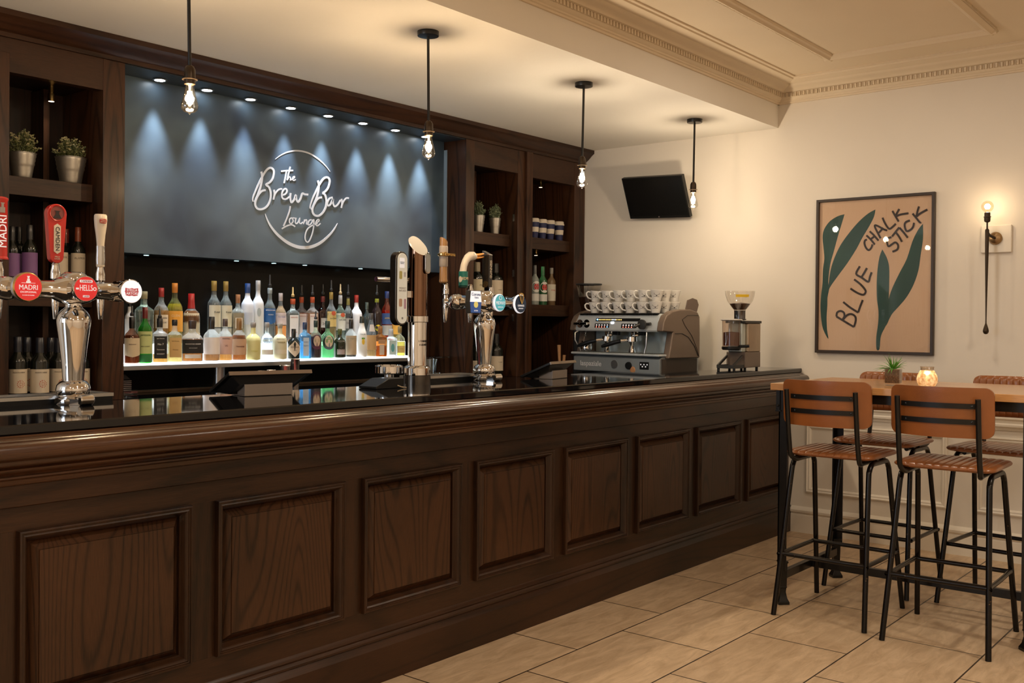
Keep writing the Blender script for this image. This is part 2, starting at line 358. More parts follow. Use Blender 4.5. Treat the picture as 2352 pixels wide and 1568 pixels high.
# end wall: skirting, dado rail, panel mouldings
MB().sweep([(0, 0), (-.022, 0), (-.022, .118), (-.018, .124), (-.018, .128), (-.028, .136), (-.030, .150), (-.022, .160), (-.010, .168), (0, .172)], YF, 0, 'Y').build('baseboard_right', mTrim, smooth=30, **S)
MB().sweep([(0, .775), (-.010, .778), (-.014, .792), (-.030, .800), (-.032, .812), (-.024, .820), (-.028, .836), (-.040, .846), (-.040, .856), (0, .862)], YF, -.02, 'Y').build('trim_7', mTrim, smooth=30, **S)
pm = [(0, 0), (-.012, .002), (-.016, .010), (-.010, .018), (-.012, .026), (-.006, .034), (0, .036)]
def wall_panel(n, ya, yb, z0, z1):
    m = MB()
    vs = []
    for d, i in pm: vs += [(d, ya-i, z0+i), (d, yb+i, z0+i), (d, yb+i, z1-i), (d, ya-i, z1-i)]
    k = len(pm); m.add(vs, [(4*a+j, 4*a+(j+1) % 4, 4*a+4+(j+1) % 4, 4*a+4+j) for a in range(k-1) for j in range(4)])
    m.build('trim_%d' % n, mTrim, smooth=30, **S)
wall_panel(8, -.095, -1.0, .27, .735); wall_panel(9, -1.165, -2.4, .27, .735); wall_panel(10, -2.56, -3.9, .27, .735)

# ================================================================== bar counter
bar = thing('bar_counter', 'long dark panelled wooden bar front running to the end wall', 'bar', (-4.5, .3, 0))
X0 = -8.6
MB().box(X0, 0, .062, .235, .19, .93).build('body', sBack, bar, smooth=0)
MB().sweep([(.022, .7952), (.022, .861), (.006, .864), (.003, .867), (.003, .926), (.062, .926), (.062, .7952)], X0, 0, 'X').build('frieze', wX, bar)
MB().box(X0, 0, .022, .061, .200, .2824).build('bottom_rail', wX, bar, smooth=0)
for i in range(-5, 8):
    xa = -5.1781+.6453*i; a_, b_ = max(xa+.5524, X0), min(xa+.6453, 0)
    if b_ > a_: MB().box(a_, b_, .022, .061, .2826, .795).build('stile', wZ, bar, smooth=0)
MB().sweep([(.0, 0), (0, .134), (.003, .138), (.015, .154), (.017, .158), (.010, .162), (.008, .170), (.012, .176), (.016, .180), (.012, .186), (.014, .194), (.022, .204), (.235, .204), (.235, 0)], X0, 0, 'X').build('plinth', wX, bar)
pr = [(.0, .925), (-.010, .931), (-.012, .940), (-.018, .946), (-.026, .949), (-.026, .954), (-.020, .957), (-.024, .964), (-.034, .968), (-.038, .976), (-.034, .980), (-.044, .984), (-.058, .988), (-.062, .996), (-.062, 1.000), (-.074, 1.002)]
pr += [(-.080-.031*math.sin(a), 1.0305-.0265*math.cos(a)) for a in [.2+(PI-.35)*i/9 for i in range(10)]]
pr += [(-.080, 1.058), (-.076, 1.061), (-.072, 1.060), (-.068, 1.064), (-.062, 1.066), (-.058, 1.071), (.235, 1.071), (.235, .925)]
MB().sweep(pr, X0, 0, 'X').build('bar_rail', wRail, bar, smooth=50)
sq = [(0, .0225), (0, .006), (.002, .002), (.004, .001), (.008, .001), (.010, .005), (.013, .006), (.017, .004), (.021, .007), (.025, .014), (.029, .024), (.033, .028), (.034, .030), (.034, .041), (.038, .041)]
for i in range(-4, 8):
    xa = -5.1781+.6453*i
    f_ = MB().rings(xa, xa+.5524, .2824, .7952, sq).build('panel_moulding', wZ, bar, smooth=30)
    MB().rings(xa+.036, xa+.5524-.036, .2824+.036, .7952-.036, [(0, .041), (.024, .016), (.0245, .018), (.026, .018), (.027, .0145)]).build('raised_panel', wPanel, f_, smooth=20)
def granite(name, base, spec):
    m, nt, b = nodes(name); L = nt.links; N = nt.nodes.new
    tc = N('ShaderNodeTexCoord'); v = N('ShaderNodeTexVoronoi'); v.inputs['Scale'].default_value = 420; L.new(tc.outputs['Object'], v.inputs[0])
    cr = N('ShaderNodeValToRGB'); cr.color_ramp.elements[0].position = .04; cr.color_ramp.elements[0].color = (*spec, 1); cr.color_ramp.elements[1].position = .13; cr.color_ramp.elements[1].color = (*base, 1)
    L.new(v.outputs['Distance'], cr.inputs[0]); L.new(cr.outputs[0], b.inputs['Base Color']); b.inputs['Roughness'].default_value = .045
    b.inputs['IOR'].default_value = 1.5
    return m
gran = granite('black_granite', (.006, .006, .007), (.10, .09, .08))
top = MB().sweep([(-.0575+.004, 1.072), (-.0575, 1.076), (-.0575, 1.096), (-.0575+.004, 1.1), (.235, 1.1), (.235, 1.072)], X0, -.001, 'X')
top.sweep([(.235, 1.1), (.54, 1.1), (.54, 1.072), (.235, 1.072)], X0, -1.37, 'X')
tag(top.build('worktop', gran, smooth=30), 'polished black granite top along the front of the bar', 'worktop')
MB().box(X0, -1.42, .236, .535, 0, 1.0715).box(X0, -1.42, .535, .70, .2, 1.066).build('under_counter_unit', darkgrey, bar, smooth=0)

# ================================================================== back bar
ZB = 1.0
bc = thing('back_counter', 'low dark stone work counter under the lit bottle shelf', 'counter', (-3.5, 1.7, 0))
MB().box(-5.4, -.002, 1.30, 2.14, ZB-.03, ZB).build('counter_top', gran, bc, smooth=0)
MB().box(-5.4, -.003, 1.34, 2.14, 0, ZB-.03).build('cabinet_front', blackplastic, bc, smooth=0)
ec = thing('end_counter', 'short stone counter below the coffee machine by the end wall', 'counter', (-.45, .8, 0))
MB().box(-.95, -.001, .24, 1.29, .97, 1.0).build('counter_top', gran, ec, smooth=0)
MB().box(-.93, -.001, .31, 1.27, 0, .97).build('cabinet_front', blackplastic, ec, smooth=0)

def opening_unit(root, xs, shelves, ysh, zt, zmin, backmat):
    pass
YP = 1.73; ZT = 2.628
# --- left shelving unit
lu = thing('shelving_unit', 'tall dark oak shelf unit with wine and potted plants at the left', 'shelf unit', (-4.4, 1.9, ZB))
MB().box(-3.99, -3.878, YP, 2.14, ZB, ZT).build('wide_post', sZ, lu, bev=.002)
MB().box(-4.475, -4.432, YP-.01, 2.14, ZB, 2.56).build('post', sZ, lu, bev=.002)
MB().box(-5.0, -4.96, YP, 2.14, ZB, ZT).build('post', sZ, lu, bev=.002)
MB().box(-4.96, -3.99, YP+.002, 1.78, 2.478, ZT).build('top_rail', sX, lu, bev=.001)
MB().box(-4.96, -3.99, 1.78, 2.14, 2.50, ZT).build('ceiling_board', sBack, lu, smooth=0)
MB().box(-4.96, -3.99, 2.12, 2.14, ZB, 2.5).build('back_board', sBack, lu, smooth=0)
for z in (2.035, 1.53):
    for a, b_ in ((-4.432, -3.993), (-4.96, -4.475)):
        MB().box(a, b_, 1.82, 2.12, z-.085, z).build('shelf', sX, lu, bev=.0015)
for z0, z1 in ((2.035, 2.49), (1.53, 1.95), (ZB, 1.445)):
    MB().box(-4.150, -4.122, 1.99, 2.12, z0, z1).build('divider', sZ, lu, smooth=0)
# --- right shelving unit
ru = thing('shelving_unit', 'dark oak shelf unit with takeaway cups beside the end wall', 'shelf unit', (-.7, 1.9, ZB))
MB().box(-1.398, -1.312, YP, 2.14, ZB, ZT).build('wide_post', sZ, ru, bev=.002)
MB().box(-.838, -.760, YP, 2.14, ZB, ZT).build('post', sZ, ru, bev=.002)
MB().box(-.758, -.690, YP-.02, 2.14, ZB, ZT).build('post', sZ, ru, bev=.002)
MB().box(-.142, -.004, YP, 2.14, ZB, ZT).build('post', sZ, ru, bev=.002)
MB().box(-1.312, -.838, YP+.002, 1.78, 2.462, ZT).build('top_rail', sX, ru, bev=.001)
MB().box(-.69, -.142, YP+.002, 1.78, 2.452, ZT).build('top_rail', sX, ru, bev=.001)
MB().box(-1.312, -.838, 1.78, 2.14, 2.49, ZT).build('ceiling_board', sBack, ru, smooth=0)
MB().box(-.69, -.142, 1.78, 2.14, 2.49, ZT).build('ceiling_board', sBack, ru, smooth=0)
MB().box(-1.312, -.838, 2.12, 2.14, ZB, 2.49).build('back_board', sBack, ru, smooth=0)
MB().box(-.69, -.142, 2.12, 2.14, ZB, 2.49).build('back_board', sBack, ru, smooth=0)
for a, b_, ym in ((-1.312, -.84, 1.80), (-.69, -.144, 1.772)):
    for z in (2.022, 1.525): MB().box(a, b_, ym, 2.12, z-.085, z).build('shelf', sX, ru, bev=.0015)
for z0, z1 in ((2.022, 2.48), (1.525, 1.937), (ZB, 1.44)): MB().box(-1.02, -.997, 1.99, 2.12, z0, z1).build('divider', sZ, ru, smooth=0)
hs = MB()
for z in (2.12, 1.72, 1.40): hs.box(-.8405, -.8385, YP+.03, YP+.045, z, z+.05)
hs.build('hinge', steel, ru, smooth=0)
# --- middle: backing, side, soffit, sign, crown
bp_ = thing('glossy_splashback', 'dark glossy panel behind the spirit bottles', 'panel', (-2.6, 2.12, ZB))
MB().box(-3.877, -1.399, 2.11, 2.14, ZB+.001, ZT-.006).build('board', pbr('dark_glossy_panel', (.007, .006, .005), .2, coat=.0, var=.25, vs=3, spec=.12), bp_, smooth=0)
MB().box(-3.877, -1.399, 2.09, 2.109, ZB+.001, ZB+.012).build('edge_strip', pbr('tan_wood_strip', (.20, .13, .08), .5), bp_, smooth=0)
cr_ = thing('crown_moulding', 'dark oak crown moulding along the top of the whole back bar', 'moulding', (-3, 1.7, 2.63))
MB().sweep([(1.72, 2.648), (1.712, 2.652), (1.706, 2.656), (1.690, 2.668), (1.670, 2.688), (1.660, 2.696), (1.654, 2.700), (1.645, 2.706), (1.645, ZS-.001), (1.77, ZS-.001), (1.77, ZT+.0005), (1.72, ZT+.0005)], -5.0, -.003, 'X').build('moulding', sX, cr_, smooth=25)
MB().box(-3.877, -1.399, 1.735, 1.928, ZT-.004, ZT-.001).build('soffit_board', pbr('soffit_slate', (.02, .03, .04), .35), cr_, smooth=0)
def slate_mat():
    m, nt, b = nodes('slate_mottled_reflections'); L = nt.links; N = nt.nodes.new
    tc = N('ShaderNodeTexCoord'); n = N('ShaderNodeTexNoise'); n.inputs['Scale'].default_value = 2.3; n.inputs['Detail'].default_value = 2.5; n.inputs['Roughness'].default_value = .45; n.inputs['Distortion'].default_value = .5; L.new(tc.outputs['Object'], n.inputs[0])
    cr = N('ShaderNodeValToRGB'); cr.color_ramp.elements[0].position = .36; cr.color_ramp.elements[0].color = (.026, .042, .066, 1); cr.color_ramp.elements[1].position = .66; cr.color_ramp.elements[1].color = (.080, .120, .155, 1)  # blotchy ramp paints the board's soft reflections into its colour
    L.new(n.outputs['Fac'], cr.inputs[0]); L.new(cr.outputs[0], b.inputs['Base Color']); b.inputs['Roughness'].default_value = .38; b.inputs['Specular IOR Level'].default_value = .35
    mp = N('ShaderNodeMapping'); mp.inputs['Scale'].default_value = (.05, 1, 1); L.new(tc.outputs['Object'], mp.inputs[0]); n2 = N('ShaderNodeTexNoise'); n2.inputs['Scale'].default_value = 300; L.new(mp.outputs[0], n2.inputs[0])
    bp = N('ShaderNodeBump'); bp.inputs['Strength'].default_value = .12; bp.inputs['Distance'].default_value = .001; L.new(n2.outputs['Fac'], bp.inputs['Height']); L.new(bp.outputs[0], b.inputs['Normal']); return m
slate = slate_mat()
sg = thing('sign_board', 'large slate blue board with white hand lettering and a broken ring', 'sign', (-2.6, 1.94, 2.18))
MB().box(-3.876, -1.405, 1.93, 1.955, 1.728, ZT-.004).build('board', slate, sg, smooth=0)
MB().box(-1.4045, -1.4005, 1.902, 1.955, 1.728, ZT-.06).build('edge_strip', pbr('pale_blue_edge', (.20, .27, .33), .4), sg, smooth=0)
chalk = pbr('chalk_white', (.56, .58, .62), .6, var=.02)
cs = lambda a, b_: at(550+a/5.6, 320+b_/5.6, 'Y', 1.9295)
tap1 = lambda q: 6+14*math.sin(PI*q)
tap2 = lambda q: 6+36*math.sin(PI*q)**.8
Bst = [(278, 415), (290, 480), (276, 580), (250, 670), (215, 760), (195, 808), (172, 800), (170, 755), (205, 660), (255, 550), (305, 455), (350, 390), (395, 365), (430, 385), (440, 425), (425, 500), (390, 550), (340, 582), (376, 610), (398, 680), (394, 770), (360, 850), (300, 893), (235, 893), (202, 850), (205, 790), (240, 715), (285, 665), (335, 652)]
Bs2 = [(1005, 528), (1018, 590), (1006, 690), (978, 780), (943, 865), (925, 905), (906, 890), (908, 850), (940, 755), (990, 650), (1035, 565), (1078, 505), (1118, 487), (1150, 505), (1156, 550), (1138, 620), (1105, 665), (1065, 690), (1098, 715), (1114, 790), (1106, 870), (1070, 940), (1020, 980), (965, 975), (936, 930), (942, 870), (975, 800), (1015, 755), (1060, 745)]
let = [(tap1, [(460, 255), (520, 210), (600, 170), (680, 150), (740, 146), (820, 156), (900, 182), (980, 228), (1060, 292), (1120, 355), (1165, 415)]),
       (tap2, [(328, 955), (355, 1030), (400, 1115), (470, 1205), (560, 1287), (650, 1345), (740, 1380), (820, 1391), (910, 1384), (1000, 1352), (1080, 1300), (1160, 1225), (1220, 1150), (1260, 1078)]),
       (20, [(533, 410), (600, 402), (690, 400)]), (18, [(603, 402), (592, 470), (573, 562)]), (18, [(652, 352), (630, 440), (612, 525)]),
       (14, [(612, 525), (640, 480), (655, 500), (652, 524), (675, 512), (705, 492), (706, 476), (688, 484), (681, 510), (696, 528), (722, 515)]),
       (26, Bst[:6]), (lambda q: 14+12*min(1, q*3), Bst[6:19]), (26, Bst[18:]), (26, Bs2[:6]), (lambda q: 14+12*min(1, q*3), Bs2[6:18]), (26, Bs2[17:]),
       (24, [(440, 648), (447, 700), (434, 775)]), (20, [(436, 765), (455, 700), (495, 650), (530, 636), (545, 642)]),
       (21, [(540, 718), (588, 702), (608, 662), (592, 634), (562, 650), (541, 705), (550, 755), (592, 768), (640, 738)]),
       (24, [(655, 690), (650, 750), (662, 810), (698, 778), (722, 715), (728, 770), (752, 805), (782, 762), (805, 696), (835, 706), (882, 710)]),
       (22, [(1195, 745), (1155, 760), (1127, 810), (1132, 850), (1165, 838), (1200, 765), (1198, 815), (1220, 862), (1262, 835), (1296, 780)]),
       (22, [(1308, 765), (1316, 820), (1306, 882)]), (20, [(1308, 868), (1330, 805), (1368, 757), (1404, 757)]),
       (18, [(650, 858), (636, 930), (600, 1030), (562, 1115)]), (18, [(540, 1150), (600, 1115), (665, 1098), (712, 1122)]),
       (15, [(668, 1008), (640, 1030), (640, 1072), (664, 1082), (686, 1050), (676, 1012), (712, 1014)]),
       (15, [(724, 1008), (712, 1060), (726, 1084), (752, 1062), (772, 1012), (765, 1065), (786, 1084), (812, 1062)]),
       (15, [(834, 1030), (818, 1090)]), (14, [(820, 1078), (848, 1034), (862, 1048), (856, 1088), (884, 1088)]),
       (16, [(925, 1035), (896, 1040), (876, 1080), (890, 1102), (920, 1078), (950, 1030), (947, 1130), (930, 1215), (900, 1292), (870, 1322), (841, 1290), (842, 1222), (872, 1150), (935, 1105), (1000, 1082)]),
       (14, [(985, 1075), (1018, 1048), (1010, 1030), (986, 1050), (975, 1088), (996, 1112), (1038, 1080)])]
ribbon(let, cs, 20, .0015, (0, -1, 0)).build('lettering', chalk, sg, smooth=0, recalc=True)
# downlights in the soffit above the sign, and under the sign
dl_em = pbr('lamp_lens', (1, 1, 1), .3, emit=(.86, .94, 1), es=30, var=0)
for i in range(8):
    x = -3.605+.28*i
    d = thing('downlight', 'small round downlight above the slate sign, %s of the row' % ['first from the left', 'second', 'third', 'fourth', 'fifth', 'sixth', 'seventh', 'eighth and last'][i], 'light', (x, 1.872, ZT-.005), 'round downlights above the sign')
    MB().lathe([(.026, 0), (.034, 0), (.036, -.003), (.034, -.006), (.026, -.006)], (x, 1.872, ZT-.004), seg=24).build('bezel', steel, d)
    MB().lathe([(.0, -.0065), (.026, -.0065), (.026, -.002)], (x, 1.872, ZT-.004), seg=24, close=False).build('lens', dl_em, d)
    light('SPOT', 'downlight_lamp', (x, 1.868, ZT-.02), 75, (.88, .93, 1), .014, cone=.82, blend=1)
for i, x in enumerate((-3.60, -3.04, -2.78, -2.55, -2.10)):
    y = 2.0
    d = thing('downlight', 'tiny bluish downlight under the sign, %s from the left' % ['first', 'second', 'third', 'fourth', 'fifth'][i], 'light', (x, y, 1.722), 'tiny downlights under the sign')
    MB().lathe([(.018, .002), (.018, 0), (.014, -.001)], (x, y, 1.7259), seg=16).build('bezel', blackplastic, d)
    MB().lathe([(.0, -.002), (.013, -.002), (.013, 0)], (x, y, 1.7259), seg=16, close=False).build('lens', pbr('teal_lens', (1, 1, 1), .3, emit=(.55, .95, 1), es=5, var=0), d)
    light('SPOT', 'downlight_lamp', (x, y+.03, 1.715), 1.4, (.6, .95, 1), .01, cone=1.7, blend=1)
MB().box(-3.876, -1.402, 1.957, 2.088, 1.728, 1.742).build('sign_base_board', blackplastic, sg, smooth=0)
# lit stepped bottle shelf
litm = pbr('lit_acrylic', (.9, .95, 1), .3, emit=(.93, .98, 1), es=3.0, var=0)
bs = thing('bottle_shelf', 'stepped glowing white display shelf holding the spirit bottles', 'shelf', (-2.6, 1.9, 1.16))
MB().box(-3.876, -1.83, 1.765, 1.862, 1.160, 1.170).build('lower_step', litm, bs, bev=.002)
MB().box(-3.876, -1.83, 1.8625, 2.03, 1.160, 1.262).build('upper_step', pbr('lit_acrylic_step', (.85, .9, .92), .3, emit=(.93, .98, 1), es=1.6, var=0), bs, bev=.002)
MB().box(-3.876, -1.83, 1.775, 2.08, 1.138, 1.1595).build('frame', steel, bs)
MB().box(-1.829, -1.44, 1.80, 2.06, 1.150, 1.158).build('glass_shelf', glass('shelf_glass', (.85, .95, .93), .3), bs)
for x in (-3.222, -1.60): MB().lathe([(.034, ZB), (.034, 1.138)], (x, 1.9, 0), seg=20).build('leg', steel, bs)
MB().box(-1.478, -1.474, 1.84, 2.0, ZB+.001, 1.138).build('glass_support', glass('clear_glass'), bs)
# brass spots inside the shelf units
for (u, v, lab, h) in ((118, 200, 'brass spotlight inside the top left shelf opening', .075), (1242, 409, 'brass spotlight above the takeaway cups', .055), (1231, 572, 'brass spotlight above the vermouth bottles', .03)):
    p = at(u, v, 'Y', 1.93); zt_ = 2.499 if p.z > 2.2 else 1.9365
    if p.z > 2.2 and p.x > -2: zt_ = 2.489
    d = thing('spotlight', lab, 'light', (p.x, 1.93, zt_))
    MB().lathe([(.011, zt_), (.011, zt_-h*.5), (.016, zt_-h*.52), (.018, zt_-h), (.014, zt_-h)], (p.x, 1.93, 0), seg=16).build('body', brass, d)
    MB().lathe([(.0, zt_-h-.0005), (.013, zt_-h-.0005), (.013, zt_-h+.002)], (p.x, 1.93, 0), seg=16, close=False).build('lens', pbr('warm_lens', (1, .9, .7), .3, emit=WARM, es=4, var=0), d)
    light('SPOT', 'shelf_spot_lamp', (p.x, 1.93, zt_-h-.006), 1.2, WARM, .01, cone=1.6, blend=.8)
# ================================================================== bottles
PROF = {
 'tall':  [(0, .88), (.012, 1), (.60, 1), (.65, .93), (.70, .68), (.74, .46), (.79, .38), (.92, .36), (.94, .40), (1, .38)],
 'round': [(0, .90), (.015, 1), (.56, 1), (.61, .95), (.66, .78), (.71, .50), (.76, .36), (.92, .31), (.94, .36), (1, .34)],
 'square': [(0, .92), (.012, 1), (.60, 1), (.65, .96), (.69, .75), (.72, .45), (.76, .36), (.92, .34), (.94, .38), (1, .36)],
 'squat': [(0, .88), (.02, 1), (.50, 1), (.57, .96), (.63, .80), (.68, .50), (.72, .33), (.90, .30), (.92, .36), (1, .34)],
 'wine':  [(0, .92), (.012, 1), (.60, 1), (.65, .95), (.70, .74), (.74, .48), (.78, .40), (.95, .37), (.955, .42), (1, .41)],
 'bell':  [(0, .95), (.02, 1), (.30, .97), (.52, .92), (.60, .80), (.68, .62), (.76, .46), (.86, .40), (.94, .38), (1, .36)],
 'slim':  [(0, .90), (.01, 1), (.48, .97), (.60, .85), (.70, .62), (.78, .46), (.88, .38), (.94, .36), (1, .38)]}
def interp(prof, h):
    for (a, ra), (b, rb) in zip(prof, prof[1:]):
        if a <= h <= b: return ra+(rb-ra)*(h-a)/max(b-a, 1e-6)
    return prof[-1][1]
GL = {}
def liquid(col):
    k = 'liquid_%d_%d_%d' % tuple(int(c*99) for c in col)
    if k not in MATS:
        m, nt, b = nodes(k); b.inputs['Base Color'].default_value = (*col, 1); b.inputs['Transmission Weight'].default_value = .93 if min(col) > .7 else .70
        b.inputs['Roughness'].default_value = .05; b.inputs['IOR'].default_value = 1.34; MATS[k] = m
    return MATS[k]
def opaque(col, rough=.12): 
    return pbr('glossy_%d_%d_%d_%d' % (*[int(c*255) for c in col], int(rough*100)), col, rough, coat=.4, var=.04)
def paper(col): return pbr('paper_%d_%d_%d' % tuple(int(c*255) for c in col), col, .6, var=.03)
def bottle(label, x, y, zb, zt, wd, kind='round', glasscol=(.95, .98, .97), liq=None, fill=.5, cap=((.02, .02, .02), .80, 1), lab=(), pour=None, txt=(), op=None, grp=None, face=-25, name='bottle', sq=None, dens=.12, cat='bottle', sy=1.0):
    """zb/zt = base and top heights; cap = (colour, from, to) as fractions; lab = [(z0,z1,colour,halfangle)]; txt = [(string,z,size,colour)]"""
    if kind == 'squat':      # label heights were read against a lower shoulder
        lab = [(a*1.15, min(b_*1.22, .70) if b_ < .62 else b_, *r) for a, b_, *r in lab]; txt = [(s, h*1.2 if h < .5 else h, z, c) for s, h, z, c in txt]; fill = min(fill*1.2, .66)
    if liq and min(liq) > .78: fill = .95
    lab = [(a, min(b_, .61) if a < .58 else b_, *r) for a, b_, *r in lab]
    H = zt-zb; hb = H*(.82 if pour else 1.0); R = wd/2; pf = PROF[kind]; e = sq or (6 if kind == 'square' else 2)
    if kind == 'square': R = wd/2*.97
    t = thing(name, label, cat, (x, y, zb), grp)
    rot = Matrix.Translation((x, y, 0)) @ Matrix.Rotation(math.radians(face), 4, 'Z')
    hs = sorted(set([h for h, _ in pf]+[.3, cap[1], .685, .63]))
    def body(lo, hi, k, inset=0.0):
        hh = [lo]+[h for h in hs if lo < h < hi]+[hi]
        return MB(rot).lathe([(max(R*interp(pf, h)*k-inset, .002), zb+h*hb) for h in hh], seg=24 if e == 2 else 32, n=[e if h < .66 else 2 for h in hh], sy=sy)
    sm = 40
    ctop = min(cap[1]+.03, .97)
    if op: body(0, ctop, 1).build('glass_body', opaque(op), t, smooth=sm)
    else:
        body(0, ctop, 1).build('glass_body', glass('bottle_glass_%d_%d_%d_%d' % (*[int(c*99) for c in glasscol], int(dens*100)), glasscol, dens, body=.20 if min(glasscol) > .8 else .10), t, smooth=sm)
        if liq and fill > 0: body(.015, fill, .96, .0005).build('liquid', liquid(liq), t, smooth=sm)
    c0, c1 = cap[1], cap[2]
    MB(rot).lathe([(R*interp(pf, c0)*1.08, zb+c0*hb), (R*max(interp(pf, (c0+c1)/2), interp(pf, c1))*1.1, zb+(c0+c1)/2*hb), (R*max(interp(pf, c1), .3)*1.08, zb+c1*hb-.002), (R*max(interp(pf, c1), .3)*1.0, zb+c1*hb)], seg=16).build('cap', opaque(tuple(q*.6 for q in cap[0]), .3), t)
    if pour:
        c = pour if isinstance(pour, tuple) else (.02, .02, .02)
        MB(rot).lathe([(.009, zb+hb), (.010, zb+hb+.012), (.005, zb+hb+.02), (.0045, zb+H-.004), (.003, zb+H)], seg=10).build('pourer', opaque(c, .3), t)
    for L_ in lab:
        z0, z1, col, an = L_[:4]; shape = L_[4] if len(L_) > 4 else None
        mb = MB(rot); n = 12
        def P(a, h, k):
            h2 = min(max(h, 0), 1); r = R*interp(pf, min(h2, .60) if h2 < .64 else h2)*1.012+k
            ca, sa = math.cos(a-PI/2), math.sin(a-PI/2); ee = e if h2 < .64 else 2
            q = 1 if ee == 2 else (abs(ca)**ee+abs(sa)**ee)**(-1/ee)
            return (r*ca*q, r*sa*q*(sy if h2 < .64 else 1), zb+h*hb)
        if shape in ('oval', 'diamond'):
            zc, hz = (z0+z1)/2, (z1-z0)/2; m = 24 if shape == 'oval' else 4; A = math.radians(an)
            vs = [P(A*math.sin(2*PI*i/m), zc+hz*math.cos(2*PI*i/m), .0006) for i in range(m)]
            if shape == 'oval': mb.add([P(0, zc, .0010)]+vs, [(0, 1+i, 1+(i+1) % m) for i in range(m)])
            else:
                g = 20; vv = []; ff = []
                for i in range(g+1):
                    a = -A+2*A*i/g; hw = hz*(1-abs(a)/A); vv += [P(a, zc-hw, .0011), P(a, zc+hw, .0011)]
                ff = [(2*i, 2*i+2, 2*i+3, 2*i+1) for i in range(g)]; mb.add(vv, ff)
        else:
            A = math.radians(an); vs = []
            for i in range(n+1):
                a = -A+2*A*i/n; vs += [P(a, z0-(.05*(1-abs(a)/A) if shape == 'point' else 0), .0005), P(a, z1, .0005)]
            mb.add(vs, [(2*i, 2*i+2, 2*i+3, 2*i+1) for i in range(n)])
        lo = mb.build('label', paper(col), t, smooth=40)
        if len(L_) > 5: lo['label'] = L_[5]
    for s, h, size, col in txt:
        rr = R*interp(pf, min(h, .60) if h < .64 else h)*1.012+.0007
        if len(s)*size*.62 > 1.45*rr: size = 1.45*rr/len(s)/.62
        if e == 2: text(s, size, paper(col), t, (0, 0, zb+h*hb), bend=rr+.0006, M=rot if sy == 1 else rot @ Matrix.Diagonal((1, sy, 1, 1)), ext=.0003, bold=.0)
        else: text(s, size, paper(col), t, (0, -rr, zb+h*hb), M=rot, ext=.0003)
    return t
W_, CR, BK, TN, GD, RD = (.72, .70, .66), (.62, .52, .36), (.012, .012, .012), (.48, .30, .16), (.42, .28, .06), (.45, .02, .015)
def row(y0, zb, items, grp, dy={}):
    for k_, it in enumerate(items):
        y = y0+dy.get(k_, 0)
        u, vt, wpx, lab_, kw = it
        p = at(u, 780, 'Y', y); zt = at(u, vt, 'Y', y).z; s = ppm((p.x, y, 1.3))
        bottle(lab_, p.x, y, zb, zt, wpx/s, grp=grp, **kw)
